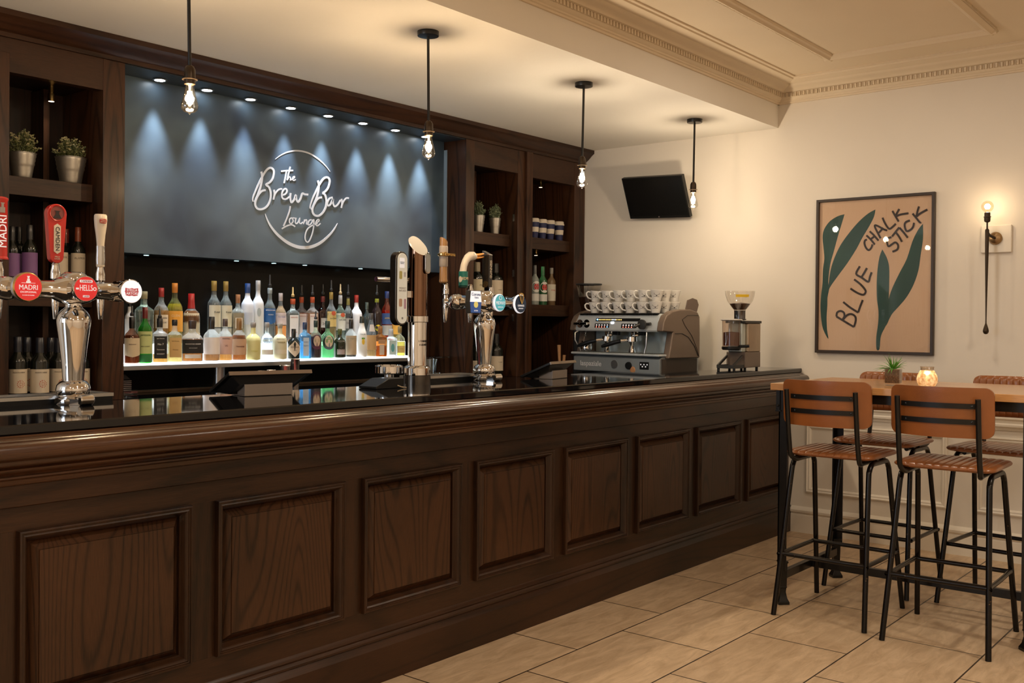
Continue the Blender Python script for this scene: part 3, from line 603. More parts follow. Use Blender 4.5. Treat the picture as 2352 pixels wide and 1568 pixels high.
front = [
 (303, 702, 34, 'brown whisky bottle with cream shield label, black pourer, front row beside the left post', dict(kind='squat', liq=(.25, .08, .02), fill=.50, glasscol=(.55, .35, .25), cap=(BK, .74, .98), pour=True, lab=[(.16, .44, CR, 75, 'point'), (.74, .84, CR, 80)], txt=[('Ballantines', .34, .017, (.15, .1, .1))])),
 (333, 705.6, 32, 'green glass whiskey bottle with dark red neck and pale green label', dict(kind='round', glasscol=(.12, .62, .12), liq=(.06, .55, .08), fill=.66, cap=((.22, .02, .02), .80, 1), lab=[(.17, .57, (.50, .56, .25), 72), (.02, .16, (.03, .20, .06), 72)], txt=[('JAMESON', .50, .021, (.02, .10, .03)), ('IRISH WHISKEY', .30, .007, (.1, .1, .05))])),
 (367, 709, 35, 'square clear bottle with ornate black label and amber liquid, front row', dict(kind='square', liq=(.75, .38, .08), fill=.20, cap=(BK, .80, 1), pour=True, lab=[(.10, .60, (.015, .015, .015), 40)], txt=[('Jack Daniels', .55, .010, W_), ('No 7', .42, .014, W_), ('Tennessee', .30, .009, W_), ('WHISKEY', .20, .009, W_)])),
 (401, 734, 33, 'square bottle with tan label and pale gold liquid', dict(kind='square', liq=(.85, .65, .22), fill=.64, cap=(BK, .86, 1), lab=[(.12, .58, (.60, .40, .16), 40)], txt=[('Jack Daniels', .50, .010, (.15, .08, .02)), ('Honey', .30, .010, (.15, .08, .02))])),
 (441.5, 736, 49, 'wide rounded flask of amber whiskey with black and orange label', dict(kind='squat', sy=.7, liq=(.45, .15, .03), fill=.46, cap=((.08, .05, .04), .80, 1), lab=[(.18, .44, BK, 80), (.08, .15, W_, 45)], txt=[('WOODFORD RESERVE', .36, .009, W_), ('DISTILLERS SELECT', .28, .005, W_)])),
 (486, 727, 37, 'clear rounded bottle with long black neck and blank white label', dict(kind='squat', liq=(.35, .14, .04), fill=.16, cap=(BK, .72, 1), lab=[(.14, .44, (.80, .76, .74), 80)])),
 (517, 732, 32, 'clear cognac bottle with pink label and low amber liquid', dict(kind='round', liq=(.6, .25, .05), fill=.16, cap=((.12, .08, .07), .82, 1), lab=[(.16, .58, (.62, .42, .36), 70)], txt=[('MARTELL', .53, .010, (.1, .05, .06)), ('VS', .36, .014, (.2, .1, .1))])),
 (549, 730.6, 33, 'brown cognac bottle with tall tan stopper and ornate tan label', dict(kind='squat', liq=(.32, .09, .02), fill=.50, cap=((.35, .18, .05), .72, 1), lab=[(.12, .42, (.52, .34, .22), 70)], txt=[('Hennessy', .28, .016, (.12, .03, .02))])),
 (581.5, 740, 34, 'frosted bottle of cloudy yellow vodka', dict(kind='squat', op=(.66, .64, .30), cap=((.45, .42, .38), .86, 1), txt=[('CITRON', .2, .010, (.5, .48, .1))])),
 (613, 740, 29, 'clear vodka bottle with bold blue lettering', dict(kind='squat', liq=(.88, .92, .93), fill=.50, cap=((.5, .5, .5), .86, 1), lab=[(.12, .22, (.70, .68, .66), 60)], txt=[('ABSOLUT', .47, .016, (.03, .10, .55)), ('VODKA', .39, .014, (.03, .10, .55))])),
 (643, 742, 32, 'clear vodka bottle of creamy pale yellow liquid with dark lettering', dict(kind='squat', op=(.68, .64, .44), cap=((.55, .52, .45), .86, 1), lab=[(.14, .22, (.72, .66, .52), 60)], txt=[('ABSOLUT', .47, .016, (.15, .12, .03)), ('VANILIA', .39, .012, (.15, .12, .03))])),
 (674.5, 755, 28, 'squat black apothecary bottle with cream diamond label', dict(kind='squat', op=(.006, .010, .010), cap=(BK, .72, 1), lab=[(.06, .58, (.62, .52, .42), 80, 'diamond')], txt=[('HENDRICKS', .33, .011, (.08, .06, .06)), ('GIN', .24, .010, (.1, .08, .06))])),
 (700, 740, 27, 'pale blue square gin bottle with slim white label', dict(kind='square', glasscol=(.45, .75, .95), liq=(.30, .66, .95), fill=.62, cap=((.02, .05, .14), .80, 1), lab=[(.08, .58, (.50, .62, .75), 26)], txt=[('BOMBAY', .46, .007, (.03, .08, .3)), ('Sapphire', .36, .008, (.03, .08, .3))])),
 (725, 714, 26, 'clear gin bottle of dark liquid with round dark label and black pourer', dict(kind='squat', glasscol=(.8, .9, .8), liq=(.03, .01, .015), fill=.47, cap=((.02, .05, .04), .80, .98), pour=True, lab=[(.20, .55, (.10, .03, .06), 62, 'oval'), (.27, .48, (.60, .45, .33), 36, 'oval')])),
 (752, 737, 31, 'pale green gin bottle with round plum and cream label', dict(kind='squat', glasscol=(.55, .85, .6), liq=(.35, .75, .50), fill=.28, cap=((.02, .06, .04), .80, 1), lab=[(.20, .58, (.08, .10, .14), 58, 'oval'), (.26, .50, (.60, .48, .36), 36, 'oval')], txt=[('PLYMOUTH', .53, .008, W_)])),
 (780.6, 755, 27, 'near black bottle with green neck and lilac grey stamp label', dict(kind='squat', op=(.010, .014, .006), cap=((.12, .14, .03), .80, 1), lab=[(.10, .48, (.38, .32, .33), 42)], txt=[('47', .30, .016, (.1, .08, .08))])),
 (806, 712, 26, 'clear rum bottle with drawn tentacles on a cream label, black pourer', dict(kind='squat', liq=(.04, .03, .02), fill=.10, cap=(BK, .74, .98), pour=True, lab=[(.06, .46, (.48, .38, .26), 80)])),
 (831, 724.5, 25, 'opaque white coconut rum bottle, tall in the front row', dict(kind='bell', op=(.80, .80, .78), cap=((.03, .04, .03), .82, .98), lab=[(.30, .44, (.75, .5, .05), 16, 'oval'), (.43, .47, (.1, .3, .05), 18)], txt=[('MALIBU', .55, .011, (.12, .12, .10))])),
 (852, 719, 24, 'slim clear rum bottle with sandy pictured label', dict(kind='slim', glasscol=(.8, .85, .88), liq=(.45, .25, .08), fill=.16, cap=((.1, .1, .1), .86, 1), lab=[(.16, .50, (.56, .36, .17), 75), (.58, .74, (.45, .38, .32), 40)])),
 (873, 749, 28, 'square brown orange liqueur bottle with slanted cream label', dict(kind='square', glasscol=(.75, .42, .15), liq=(.55, .26, .03), fill=.36, cap=((.45, .20, .06), .78, 1), lab=[(.06, .40, (.56, .46, .36), 22), (.42, .56, (.45, .26, .14), 32)])),
 (898, 755, 27, 'stout clear tequila bottle with white top and teal label', dict(kind='square', liq=(.85, .9, .9), fill=.6, cap=((.62, .64, .66), .72, 1), lab=[(.06, .58, (.50, .66, .68), 32), (.16, .46, (.12, .38, .42), 18, 'oval')])),
 (918, 749, 25, 'clear bottle of yellow tequila with small gold label, right end of front row', dict(kind='squat', glasscol=(.95, .95, .8), liq=(.80, .72, .18), fill=.40, cap=((.40, .30, .12), .78, 1), lab=[(.10, .28, (.72, .55, .2), 55)], txt=[('EXTRA', .2, .008, (.3, .15, .03))])),
]
rear = [
 (297, 690, 20, 'spirit bottle with tall white label half behind the left post', dict(kind='tall', op=(.60, .58, .54), cap=(BK, .86, 1), lab=[(.06, .58, W_, 80)])),
 (330, 669, 43, 'big heavy clear glass bottle with black block lettering', dict(kind='square', glasscol=(.86, .93, .86), liq=(.80, .90, .82), fill=.62, cap=((.45, .42, .25), .86, 1), txt=[('BROCKMANS', .44, .020, (.03, .03, .03))], dens=.4)),
 (370, 661, 33, 'amber liqueur bottle with red neck foil and white block label', dict(kind='round', liq=(.85, .38, .05), fill=.60, cap=((.5, .03, .03), .84, 1), lab=[(.28, .52, (.70, .62, .50), 55)], txt=[('SOUTHERN', .46, .011, (.08, .06, .06)), ('COMFORT', .38, .012, (.08, .06, .06))])),
 (401, 650, 35, 'golden whisky bottle with bright orange cap and orange label', dict(kind='round', glasscol=(.9, .95, .6), liq=(.80, .62, .08), fill=.66, cap=((.80, .28, .04), .84, 1), lab=[(.20, .54, (.78, .38, .06), 75)], txt=[('GLEN', .46, .018, (.75, .55, .3))])),
 (439, 674, 39, 'bourbon bottle dipped in red wax with cream label', dict(kind='squat', liq=(.35, .12, .02), fill=.60, cap=((.50, .02, .02), .70, 1), lab=[(.10, .54, (.66, .56, .40), 75)], txt=[('Makers', .44, .014, (.1, .05, .03)), ('Mark', .36, .014, (.1, .05, .03))])),
 (491, 645, 30, 'tall clear vodka bottle with gold foil and cream label, one of two alike, left one', dict(kind='tall', liq=(.88, .93, .93), fill=.62, cap=(GD, .84, 1), lab=[(.26, .62, (.60, .58, .46), 72), (.05, .24, (.45, .52, .55), 72)], txt=[('Ketel', .50, .016, (.03, .04, .03))], face=-5)),
 (518, 646, 28, 'tall clear vodka bottle with gold foil and cream label, right of its twin', dict(kind='tall', liq=(.88, .93, .93), fill=.62, cap=(GD, .84, 1), lab=[(.26, .62, (.60, .58, .46), 72), (.05, .24, (.5, .5, .46), 72)], txt=[('Ketel', .50, .016, (.03, .04, .03))], face=-5)),
 (546, 676, 28, 'square clear liqueur bottle with copper stopper and tan panel', dict(kind='square', liq=(.82, .66, .42), fill=.62, cap=((.50, .22, .09), .82, 1), lab=[(.30, .52, (.62, .56, .48), 30)], txt=[('ELYX', .42, .011, (.45, .3, .2))])),
 (568, 648, 29, 'frosted white vodka bottle with blue neck band', dict(kind='tall', op=(.62, .66, .74), cap=((.03, .10, .36), .82, .98), lab=[(.30, .5, (.5, .56, .7), 40)])),
 (592, 644, 27, 'frosted white vodka bottle with tall white neck beside the blue banded one', dict(kind='tall', op=(.62, .64, .66), cap=((.66, .67, .68), .84, 1), lab=[(.42, .56, (.35, .4, .42), 20, 'oval')])),
 (619, 630.6, 26, 'clear vodka bottle with deep blue slanted label and tall pourer', dict(kind='tall', liq=(.85, .92, .95), fill=.66, cap=((.5, .6, .65), .88, .98), pour=True, lab=[(.38, .66, (.02, .09, .26), 78, 'point')], txt=[('WYBOROWA', .58, .013, W_), ('VODKA', .50, .009, W_)])),
 (644, 673, 26, 'peach coloured gin bottle with white and orange label, pink and white cap', dict(kind='round', liq=(.90, .60, .36), fill=.74, cap=((.68, .60, .58), .84, 1), lab=[(.36, .60, (.62, .52, .52), 75), (.1, .34, (.80, .34, .10), 60)], txt=[('Gordons', .52, .015, (.1, .12, .3))])),
 (672, 659, 30, 'clear gin bottle with white label, orange neck band and brass pourer', dict(kind='square', liq=(.9, .93, .9), fill=.58, cap=((.62, .10, .03), .84, .96), pour=(.45, .3, .12), lab=[(.12, .60, (.72, .70, .68), 34)], txt=[('BEEFEATER', .55, .008, (.4, .1, .08)), ('LONDON', .22, .008, (.4, .1, .08))])),
 (692, 654, 26, 'pink gin bottle with white label and orange neck band', dict(kind='square', glasscol=(.98, .88, .84), liq=(.90, .42, .34), fill=.62, cap=((.62, .10, .03), .84, .96), pour=True, lab=[(.12, .60, (.70, .62, .60), 34)], txt=[('BEEFEATER', .55, .008, (.4, .1, .08))])),
 (717, 654, 26, 'orange gin bottle with white label and orange neck band', dict(kind='square', liq=(.92, .30, .06), fill=.62, cap=((.62, .10, .03), .84, .96), pour=True, lab=[(.20, .60, (.72, .66, .62), 34)], txt=[('BEEFEATER', .55, .008, (.4, .1, .08))])),
 (741, 652, 25, 'dark ruby gin bottle with small white numbered label', dict(kind='square', glasscol=(.45, .08, .08), liq=(.12, .01, .01), fill=.66, cap=((.28, .03, .03), .84, .96), pour=True, lab=[(.30, .50, (.65, .64, .64), 30)], txt=[('24', .38, .020, (.03, .03, .03))])),
 (760, 643, 24, 'rum bottle with gold neck foil and warm yellow label', dict(kind='round', liq=(.72, .52, .16), fill=.30, cap=(GD, .84, .98), pour=True, lab=[(.30, .60, (.60, .44, .16), 75), (.52, .64, (.45, .08, .03), 26, 'oval')], txt=[('BACARDI', .46, .014, (.03, .03, .03))], face=-10)),
 (781, 652, 25, 'clear white rum bottle with white neck foil and brass pourer', dict(kind='round', glasscol=(.85, .95, .88), liq=(.8, .88, .8), fill=.22, cap=((.62, .62, .62), .80, .98), pour=(.45, .35, .2), lab=[(.24, .60, (.66, .66, .60), 75), (.52, .64, (.45, .08, .03), 26, 'oval')], txt=[('BACARDI', .46, .014, (.03, .03, .03))], face=-10)),
 (799, 653, 22, 'clear bottle with gold neck band and grey and black label', dict(kind='round', liq=(.82, .85, .8), fill=.5, cap=((.30, .26, .05), .78, .92), pour=True, lab=[(.28, .50, (.35, .33, .30), 75), (.50, .60, (.05, .05, .05), 75)], txt=[('Opihr', .40, .014, (.05, .05, .04))])),
 (818, 677.6, 27, 'white opaque liqueur bottle with red cap, back row', dict(kind='round', op=(.74, .74, .76), cap=((.50, .03, .02), .84, 1))),
 (842, 694, 21, 'small dark bottle in shade, back row beside the white one', dict(kind='round', op=(.02, .03, .03), cap=((.1, .14, .12), .82, 1))),
 (865, 654, 24, 'near black passion fruit liqueur bottle with bright yellow label', dict(kind='tall', op=(.015, .008, .008), cap=((.35, .38, .03), .84, .92), pour=True, lab=[(.10, .34, (.015, .015, .01), 75), (.22, .36, (.75, .55, .03), 34, 'oval')], txt=[('PASSOA', .26, .013, (.6, .65, .05))])),
 (888, 669, 24, 'orange red aperitif bottle with blue label', dict(kind='tall', glasscol=(.95, .35, .2), liq=(.85, .08, .02), fill=.62, cap=((.03, .06, .22), .86, 1), lab=[(.34, .56, (.05, .10, .26), 75), (.12, .32, (.45, .45, .42), 75)], txt=[('APEROL', .46, .015, (.6, .42, .08))])),
 (906, 705, 22, 'bottle with orange and yellow label behind the tall tap tower', dict(kind='square', liq=(.6, .5, .1), fill=.5, cap=((.3, .12, .05), .84, 1), lab=[(.2, .58, (.75, .42, .08), 40)])),
]
row(1.800, 1.1705, front, None); row(1.925, 1.2625, rear, None, {0: .035, 13: .060, 15: .060, 7: -.022, 17: .015})
# wine bottles
PU, WL = (.22, .11, .28), (.62, .53, .41)
def wine(u, vt, wpx, y, zb, label, foil, lab, l0, l1, txt=(), star=False, face=-12, g=None):
    p = at(u, 600, 'Y', y); s = ppm((p.x, y, 1.5)); zt = at(u, vt, 'Y', y).z; zt = min(zt, zb+.325)
    t = bottle(label, p.x, y, zb, zt, wpx/s, 'wine', op=(.008, .009, .006), cap=(foil, .77, 1), lab=[(l0, l1, lab, 85)], txt=txt, face=face, name='wine_bottle', grp=g)
    if star:
        rot = Matrix.Translation((p.x, y, 0)) @ Matrix.Rotation(math.radians(face), 4, 'Z'); H = zt-zb; R = wpx/s/2*1.02; m = MB(rot); zc = zb+H*(l0+(l1-l0)*.38)
        for k in range(12):
            for r0, r1 in ((.006, .013), (.0145, .020)):
                vs = []
                for a, r in ((k+.12, r0), (k+.5, r1), (k+.88, r0), (k+.5, r0-.002)):
                    th = 2*PI*a/12; X_ = r*math.cos(th); q = X_/R+.18; vs.append((R*1.003*math.sin(q), -R*1.003*math.cos(q), zc+r*math.sin(th)))
                m.add(vs, [(0, 1, 2, 3)])
        m.build('emblem', paper((.45, .10, .06)), t, smooth=0)
    return t
gA = 'wine bottles on the middle left shelf'; gB = 'wine bottles along the bottom of the left shelves'
wine(68, 517, 33, 1.88, 1.531, 'wine bottle with purple label, middle left shelf, left of the red tap handle', (.03, .03, .035), PU, .18, .56, [('CASTILLO', .23, .011, (.1, .05, .15))], g=gA)
wine(27, 520, 33, 1.90, 1.531, 'wine bottle with purple label partly behind the leftmost red tap handle', (.03, .03, .035), PU, .18, .56, g=gA)
wine(43, 521, 30, 1.99, 1.531, 'dark wine bottle tucked behind the two purple labelled ones', (.02, .02, .02), (.14, .07, .18), .18, .56, g=gA)
wine(138, 519, 33, 1.89, 1.531, 'red capped wine bottle with cream label just right of the red tap handle', (.35, .05, .03), WL, .12, .58, [('ALAMOS', .50, .013, (.2, .17, .13))], g=gA)
wine(151, 526, 30, 1.98, 1.531, 'red capped wine bottle standing behind two cream labelled ones', (.28, .05, .03), (.4, .34, .26), .12, .58, g=gA)
wine(179, 522, 31, 1.90, 1.531, 'red capped wine bottle with cream label nearest the wide left post', (.35, .08, .03), WL, .12, .58, [('ALAMOS', .50, .013, (.2, .17, .13))], g=gA)
for u, vt, y, nm in ((41.5, 773, 1.82, 'wine bottle with red rosette label, bottom left shelf, leftmost of the front ones'), (63, 774, 1.93, 'wine bottle with rosette label behind, between the two leftmost front ones'), (92, 775, 1.80, 'wine bottle with red rosette label, bottom left shelf, just left of the chrome tap column'), (118, 775, 1.92, 'wine bottle with rosette label behind, close left of the chrome tap column'), (136, 776, 1.84, 'wine bottle with rosette label mostly hidden by the chrome tap column'), (186, 778, 1.82, 'wine bottle with rosette label right of the chrome tap column')):
    wine(u, vt, 40, y, ZB+.0005, nm, (.035, .04, .06), WL, .16, .52, [('MONTE VERDE', .47, .008, (.25, .2, .15))], star=True, face=-15, g=gB)
wine(1139, 605, 33, 1.88, 1.526, 'wine bottle with cream bird label, right of the dark upright tap handle', (.03, .03, .03), WL, .14, .58, [('DONINI', .34, .009, (.25, .2, .15))])
wine(1096, 602, 33, 1.88, 1.526, 'wine bottle with pale foil and cream label, beside the goose tap handle', (.50, .42, .28), (.6, .52, .36), .12, .58, [('AVA', .44, .016, (.2, .17, .1))])
wine(1141, 766, 33, 1.86, ZB+.0005, 'wine bottle with cream bird label, bottom shelf right of the chrome tap column', (.03, .03, .03), WL, .14, .48, [('DONINI', .34, .009, (.25, .2, .15))])
wine(1095, 770, 33, 1.90, ZB+.0005, 'wine bottle half hidden by the post, bottom shelf left of the chrome tap column', (.03, .03, .03), WL, .10, .40)
for u, vt, lab_, gc, capc, t_, lc in ((1228, 609, 'clear vermouth bottle with round white and red label', (.6, .66, .62), (.2, .2, .2), 'MARTINI', None), (1246.5, 612, 'dark green vermouth bottle with round white and red label', (.05, .2, .08), (.04, .20, .08), 'MARTINI', None), (1266, 615, 'amber bottle with cream label and red lettering beside the vermouths', (.5, .4, .3), (.45, .42, .38), 'PIMMS', 1)):
    p = at(u, 700, 'Y', 1.90); zt = at(u, vt, 'Y', 1.90).z; s = ppm((p.x, 1.9, 1.6))
    if lc: bottle(lab_, p.x, 1.90, 1.526, zt, 20/s, 'wine', op=(.16, .10, .05), cap=(capc, .84, 1), lab=[(.12, .56, (.66, .60, .50), 80)], txt=[('PIMMS', .40, .014, (.5, .05, .04))])
    else: bottle(lab_, p.x, 1.90, 1.526, zt, 20/s, 'tall', op=tuple(c*.45 for c in gc), cap=(capc, .78, 1), lab=[(.10, .28, W_, 75), (.32, .60, W_, 66, 'oval'), (.38, .54, (.5, .03, .03), 36, 'oval')])
# takeaway cups
navy = pbr('navy_card', (.018, .022, .075), .5, var=.05); offw = pbr('off_white_card', (.62, .55, .46), .5, var=.03)
cup0 = None
for i, (u, nm) in enumerate(((1227, 'nearest the middle post'), (1245, 'second from the middle post'), (1263, 'third from the middle post'), (1284, 'nearest the end wall'))):
    p = at(u, 545, 'Y', 1.812); x = p.x; lab_ = 'navy takeaway cup with cream lid and sleeve, '+nm
    if cup0 is None:
        cup0 = thing('takeaway_cup', lab_, 'cup', (x, 1.812, 2.0225), 'navy takeaway cups on the right shelf'); z = 2.0225
        MB().lathe([(.026, z), (.0265, z+.002), (.037, z+.118)], (x, 1.812, 0), seg=28).build('body', navy, cup0)
        MB().lathe([(.0312, z+.045), (.0345, z+.081)], (x, 1.812, 0), seg=28, close=False).build('sleeve', offw, cup0)
        MB().lathe([(.040, z+.117), (.0405, z+.125), (.037, z+.128), (.035, z+.146), (.032, z+.147), (.031, z+.142), (.0, z+.141)], (x, 1.812, 0), seg=28, close=False).build('lid', offw, cup0)
    else: dup(cup0, (x, 1.812, 2.0225), label=lab_)
# small potted plants in metal pots
def leaf_mat(name, c1, c2):
    m, nt, b = nodes(name); L = nt.links
    n = nt.nodes.new('ShaderNodeTexNoise'); n.inputs['Scale'].default_value = 60; tc = nt.nodes.new('ShaderNodeTexCoord'); L.new(tc.outputs['Object'], n.inputs[0])
    mx = nt.nodes.new('ShaderNodeMix'); mx.data_type = 'RGBA'; mx.inputs[6].default_value = (*c1, 1); mx.inputs[7].default_value = (*c2, 1)
    r = nt.nodes.new('ShaderNodeMapRange'); r.inputs[1].default_value = .35; r.inputs[2].default_value = .65; L.new(n.outputs['Fac'], r.inputs[0]); L.new(r.outputs[0], mx.inputs[0])
    L.new(mx.outputs[2], b.inputs['Base Color']); b.inputs['Roughness'].default_value = .5; return m
lf = leaf_mat('plant_leaves', (.05, .07, .022), (.17, .18, .06)); fl = leaf_mat('plant_blooms', (.58, .52, .33), (.42, .40, .22)); lf2 = leaf_mat('sage_leaves', (.07, .10, .05), (.20, .24, .15))
def potted(u, vrim, vtop, vbase, wpx, y, zb, label, seed, blooms=True, g=None):
    random.seed(seed); p = at(u, vrim, 'Y', y); x = p.x; s = ppm((x, y, zb)); zr = zb+(vbase-vrim)/s; R = wpx/s/2; H = zr-zb
    t = thing('potted_plant', label, 'plant', (x, y, zb), g)
    pf = [(R*.66, zb), (R*.68, zb+.003)]
    for k in range(12):
        q = (k+1)/12; rr = R*(.68+.30*q); bump = .0022 if k in (6, 8, 10) else 0; pf.append((rr+bump, zb+H*q*.97))
    pf += [(R*1.03, zr-.002), (R*1.03, zr), (R*.95, zr), (R*.9, zr-.01), (0, zr-.012)]
    MB().lathe(pf, (x, y, 0), seg=36, close=False).build('pot', greysteel, t, smooth=30)
    m = MB(); b = MB(); top = (vrim-vtop)/s
    st = MB()
    for i in range(90):
        a = random.uniform(0, 2*PI); el = random.uniform(.15, 1.45); rr = random.uniform(.65, 1.0)
        tip = Vector((x+math.cos(a)*math.cos(el)*R*1.25*rr, y+math.sin(a)*math.cos(el)*R*1.25*rr, zr-.005+math.sin(el)*top*.92*rr+.008))
        base = Vector((x+math.cos(a)*R*.35, y+math.sin(a)*R*.35, zr-.012))
        st.tube([base, base.lerp(tip, .6)+Vector((0, 0, .006)), tip], .0009, 4)
        for k in range(9):
            c = base.lerp(tip, .25+.75*k/8)+Vector([random.uniform(-.005, .005) for _ in range(3)])
            d = Vector([random.uniform(-1, 1) for _ in range(3)])+(tip-base).normalized()*.9; d.normalize(); n = d.orthogonal().normalized(); sd = d.cross(n); l = random.uniform(.008, .014); wd = l*.33
            (m).add([c, c+d*l*.5+sd*wd+n*.001, c+d*l, c+d*l*.5-sd*wd+n*.001, c+d*l*.5-n*.0012], [(0, 1, 4), (1, 2, 4), (2, 3, 4), (3, 0, 4)])
        if blooms and random.random() < .55:
            for k in range(7):
                d = Vector((random.uniform(-1, 1), random.uniform(-1, 1), random.uniform(0, 1.4))).normalized(); n = d.orthogonal().normalized(); sd = d.cross(n); l = .010
                b.add([tip, tip+d*l*.6+sd*.003, tip+d*l, tip+d*l*.6-sd*.003], [(0, 1, 2, 3)])
    m.build('foliage', lf if blooms else lf2, t, smooth=0, recalc=False)
    st.build('stem', lf, t, smooth=0)
    if blooms: b.build('blooms', fl, t, smooth=0, recalc=False)
potted(50, 345, 289, 403, 62, 1.885, 2.0355, 'bushy small leaved plant in a ribbed metal pot, left side of the top left shelf', 1, g='potted plants on the upper shelves')
potted(162.5, 358, 308, 418, 67, 1.885, 2.0355, 'bushy small leaved plant in a ribbed metal pot, right side of the top left shelf', 2, g='potted plants on the upper shelves')
potted(1099, 489, 454, 529, 30, 1.88, 2.0225, 'sage leaved plant in a small metal pot, left of its twin', 3, False, g='potted plants on the upper shelves')
potted(1137, 495, 462, 533, 27, 1.88, 2.0225, 'sage leaved plant in a small metal pot, right of its twin', 4, False, g='potted plants on the upper shelves')
# ================================================================== beer fonts
lit = lambda n, col, es=.55: pbr('lit_'+n, col, .3, emit=col, es=es, var=0, coat=.3)
redlit, whitelit, bluelit, teallit, navylit = lit('red', (.62, .03, .03), .5), lit('white', (.85, .85, .9), .75), lit('blue', (.03, .09, .30), .4), lit('teal', (.08, .42, .50), .5), lit('navy', (.01, .03, .07), .2)
palewhite = pbr('print_white', (.85, .85, .85), .5, emit=(.85, .85, .9), es=.35, var=0)
redp = pbr('red_enamel', (.52, .030, .022), .25, coat=.5, var=.03); cream = pbr('cream_enamel', (.70, .62, .50), .25, coat=.4, var=.03)
def font(cx, cy, label, xs, by, hy):
    t = thing('beer_font', label, 'beer tap', (cx, cy, 1.1))
    z = 1.1
    base = MB().lathe([(.058, z), (.060, z+.004), (.060, z+.018), (.054, z+.022)], (cx, cy, 0), seg=32)
    base.prism([(-.055, 0), (.055, 0), (.022, -.085), (-.022, -.085)], (cx, cy, z+.0005), (1, 0, 0), (0, 1, 0), (0, 0, .020))
    base.lathe([(.014, cx-.024), (.018, cx-.020), (.018, cx+.020), (.014, cx+.024)], (0, cy-.085, z+.0185), ax='X', seg=20)
    base.build('foot', chrome, t, smooth=40)
    pf = [(.030, z+.018), (.045, z+.024), (.053, z+.034), (.056, z+.048), (.053, z+.064), (.043, z+.076), (.034, z+.080)]
    MB().lathe(pf, (cx, cy, 0), seg=40).build('ball', chrome, t, smooth=60)
    pf = [(.0335, z+.078), (.038, z+.14), (.045, z+.20), (.052, z+.25), (.0555, z+.275), (.0555, z+.285), (.051, z+.302), (.041, z+.316), (.030, z+.326), (.0255, z+.332), (.0275, z+.337), (.0255, z+.342), (.030, z+.350), (.042, z+.360)]
    MB().lathe(pf, (cx, cy, 0), seg=48).build('column', chrome, t, smooth=60)
    zc = 1.487
    xa, xb = cx+xs[0]-.02, cx+xs[2]+.02
    m = MB()
    m.lathe([(.0, xa-.045), (.022, xa-.04), (.035, xa-.025), (.040, xa), (.037, xa+.02), (.030, xa+.03), (.030, cx-.075), (.033, cx-.07), (.045, cx-.045), (.052, cx-.02), (.052, cx+.02), (.045, cx+.045), (.033, cx+.07), (.030, cx+.075), (.030, xb-.03), (.036, xb-.02), (.037, xb), (.030, xb+.018), (.0, xb+.026)], (0, cy, zc), ax='X', seg=36, close=False)
    m.lathe([(.046, zc+.030), (.046, zc+.040), (.040, zc+.052), (.028, zc+.060), (0, zc+.062)], (cx, cy, 0), seg=32, close=False)
    m.build('manifold', chrome, t, smooth=50)
    for x in xs:
        x += cx
        m = MB().lathe([(.0335, cy-.005), (.034, by+.018), (.040, by+.012), (.040, by+.001)], (x, 0, zc), ax='Y', seg=32, close=False)
        m.build('badge_holder', chrome, t, smooth=50)
        m = MB().lathe([(.030, cy), (.030, cy+.03), (.018, cy+.045), (.011, cy+.055), (.011, hy-.01)], (x, 0, zc-.004), ax='Y', seg=20)
        m.lathe([(.010, zc-.030), (.015, zc-.026), (.015, zc+.014), (.012, zc+.018)], (x, hy, 0), seg=20)
        m.build('tap_body', chrome, t, smooth=45)
        MB().lathe([(.0065, zc-.100), (.0075, zc-.098), (.0125, zc-.045), (.013, zc-.028), (.010, zc-.026)], (x, hy, 0), seg=20).build('spout', chrome, t)
        MB().lathe([(.012, zc+.018), (.012, zc+.034), (.0165, zc+.040), (.0165, zc+.062), (.012, zc+.084), (.013, zc+.088), (.010, zc+.094)], (x, hy, 0), seg=20).build('collar', chrome, t)
    return t, zc
XS = (-.205, -.014, .150)
L, zc = font(-4.768, .5, 'chrome three tap beer font with red and white round badges, at the left', XS, .405, .60)
R, _ = font(-2.66, .47, 'chrome three tap beer font with blue and teal badges, near the middle of the bar', (-.185, -.003, .158), .385, .565)
def disc(t, x, y, z, r, mat, rim, name='badge', th=.010):
    MB().lathe([(r*.94, y), (r, y+.003), (r, y+th)], (x, 0, z), ax='Y', seg=40).build('badge_rim', rim, t, smooth=30)
    o = MB().lathe([(0, y-.0012), (r*.92, y-.0010), (r*.92, y+.002)], (x, 0, z), ax='Y', seg=40, close=False).build(name, mat, t, smooth=0)
    return o
# left font badges
x = -4.973; b1 = disc(L, x, .392, zc+.002, .0465, redlit, brass); b1['label'] = 'round red badge'
MB().lathe([(.0465, .3995), (.0475, .402), (.0475, .412), (.0455, .414)], (x, 0, zc+.002), ax='Y', seg=60).build('ribbed_collar', steel, L)
text('MADRI', .0225, palewhite, b1, (x, .3903, zc+.000), bold=.0006, sx=.9); text('EXCEPCIONAL', .0078, palewhite, b1, (x, .3903, zc-.0145), bold=.0003); text('EL ALMA DE MADRID', .0040, palewhite, b1, (x, .3903, zc-.0245))
ribbon([(.0012, [(-.022, .0125), (.022, .0125)]), (.008, [(-.001, .013), (0, .020), (0, .026)]), (.014, [(0, .012), (0, .019)]), (.0055, [(0, .027), (0, .0345)]), (.009, [(0, .0325), (0, .0345)])], lambda a, b_: Vector((x+a, .3908, zc+.002+b_)), .01, .0006, (0, -1, 0)).build('emblem', palewhite, b1, smooth=0)
x = -4.782; b2 = disc(L, x, .392, zc+.002, .0435, redlit, chrome); b2['label'] = 'round red badge'
MB().prism(rrect(.044, .009, .003), (x, .3905, zc+.027), (1, 0, 0), (0, 0, 1), (0, -.0005, 0)).build('panel', palewhite, b2, smooth=0); text('CAMDEN', .0085, flat('print_red', (.45, .02, .02)), b2, (x, .3898, zc+.027))
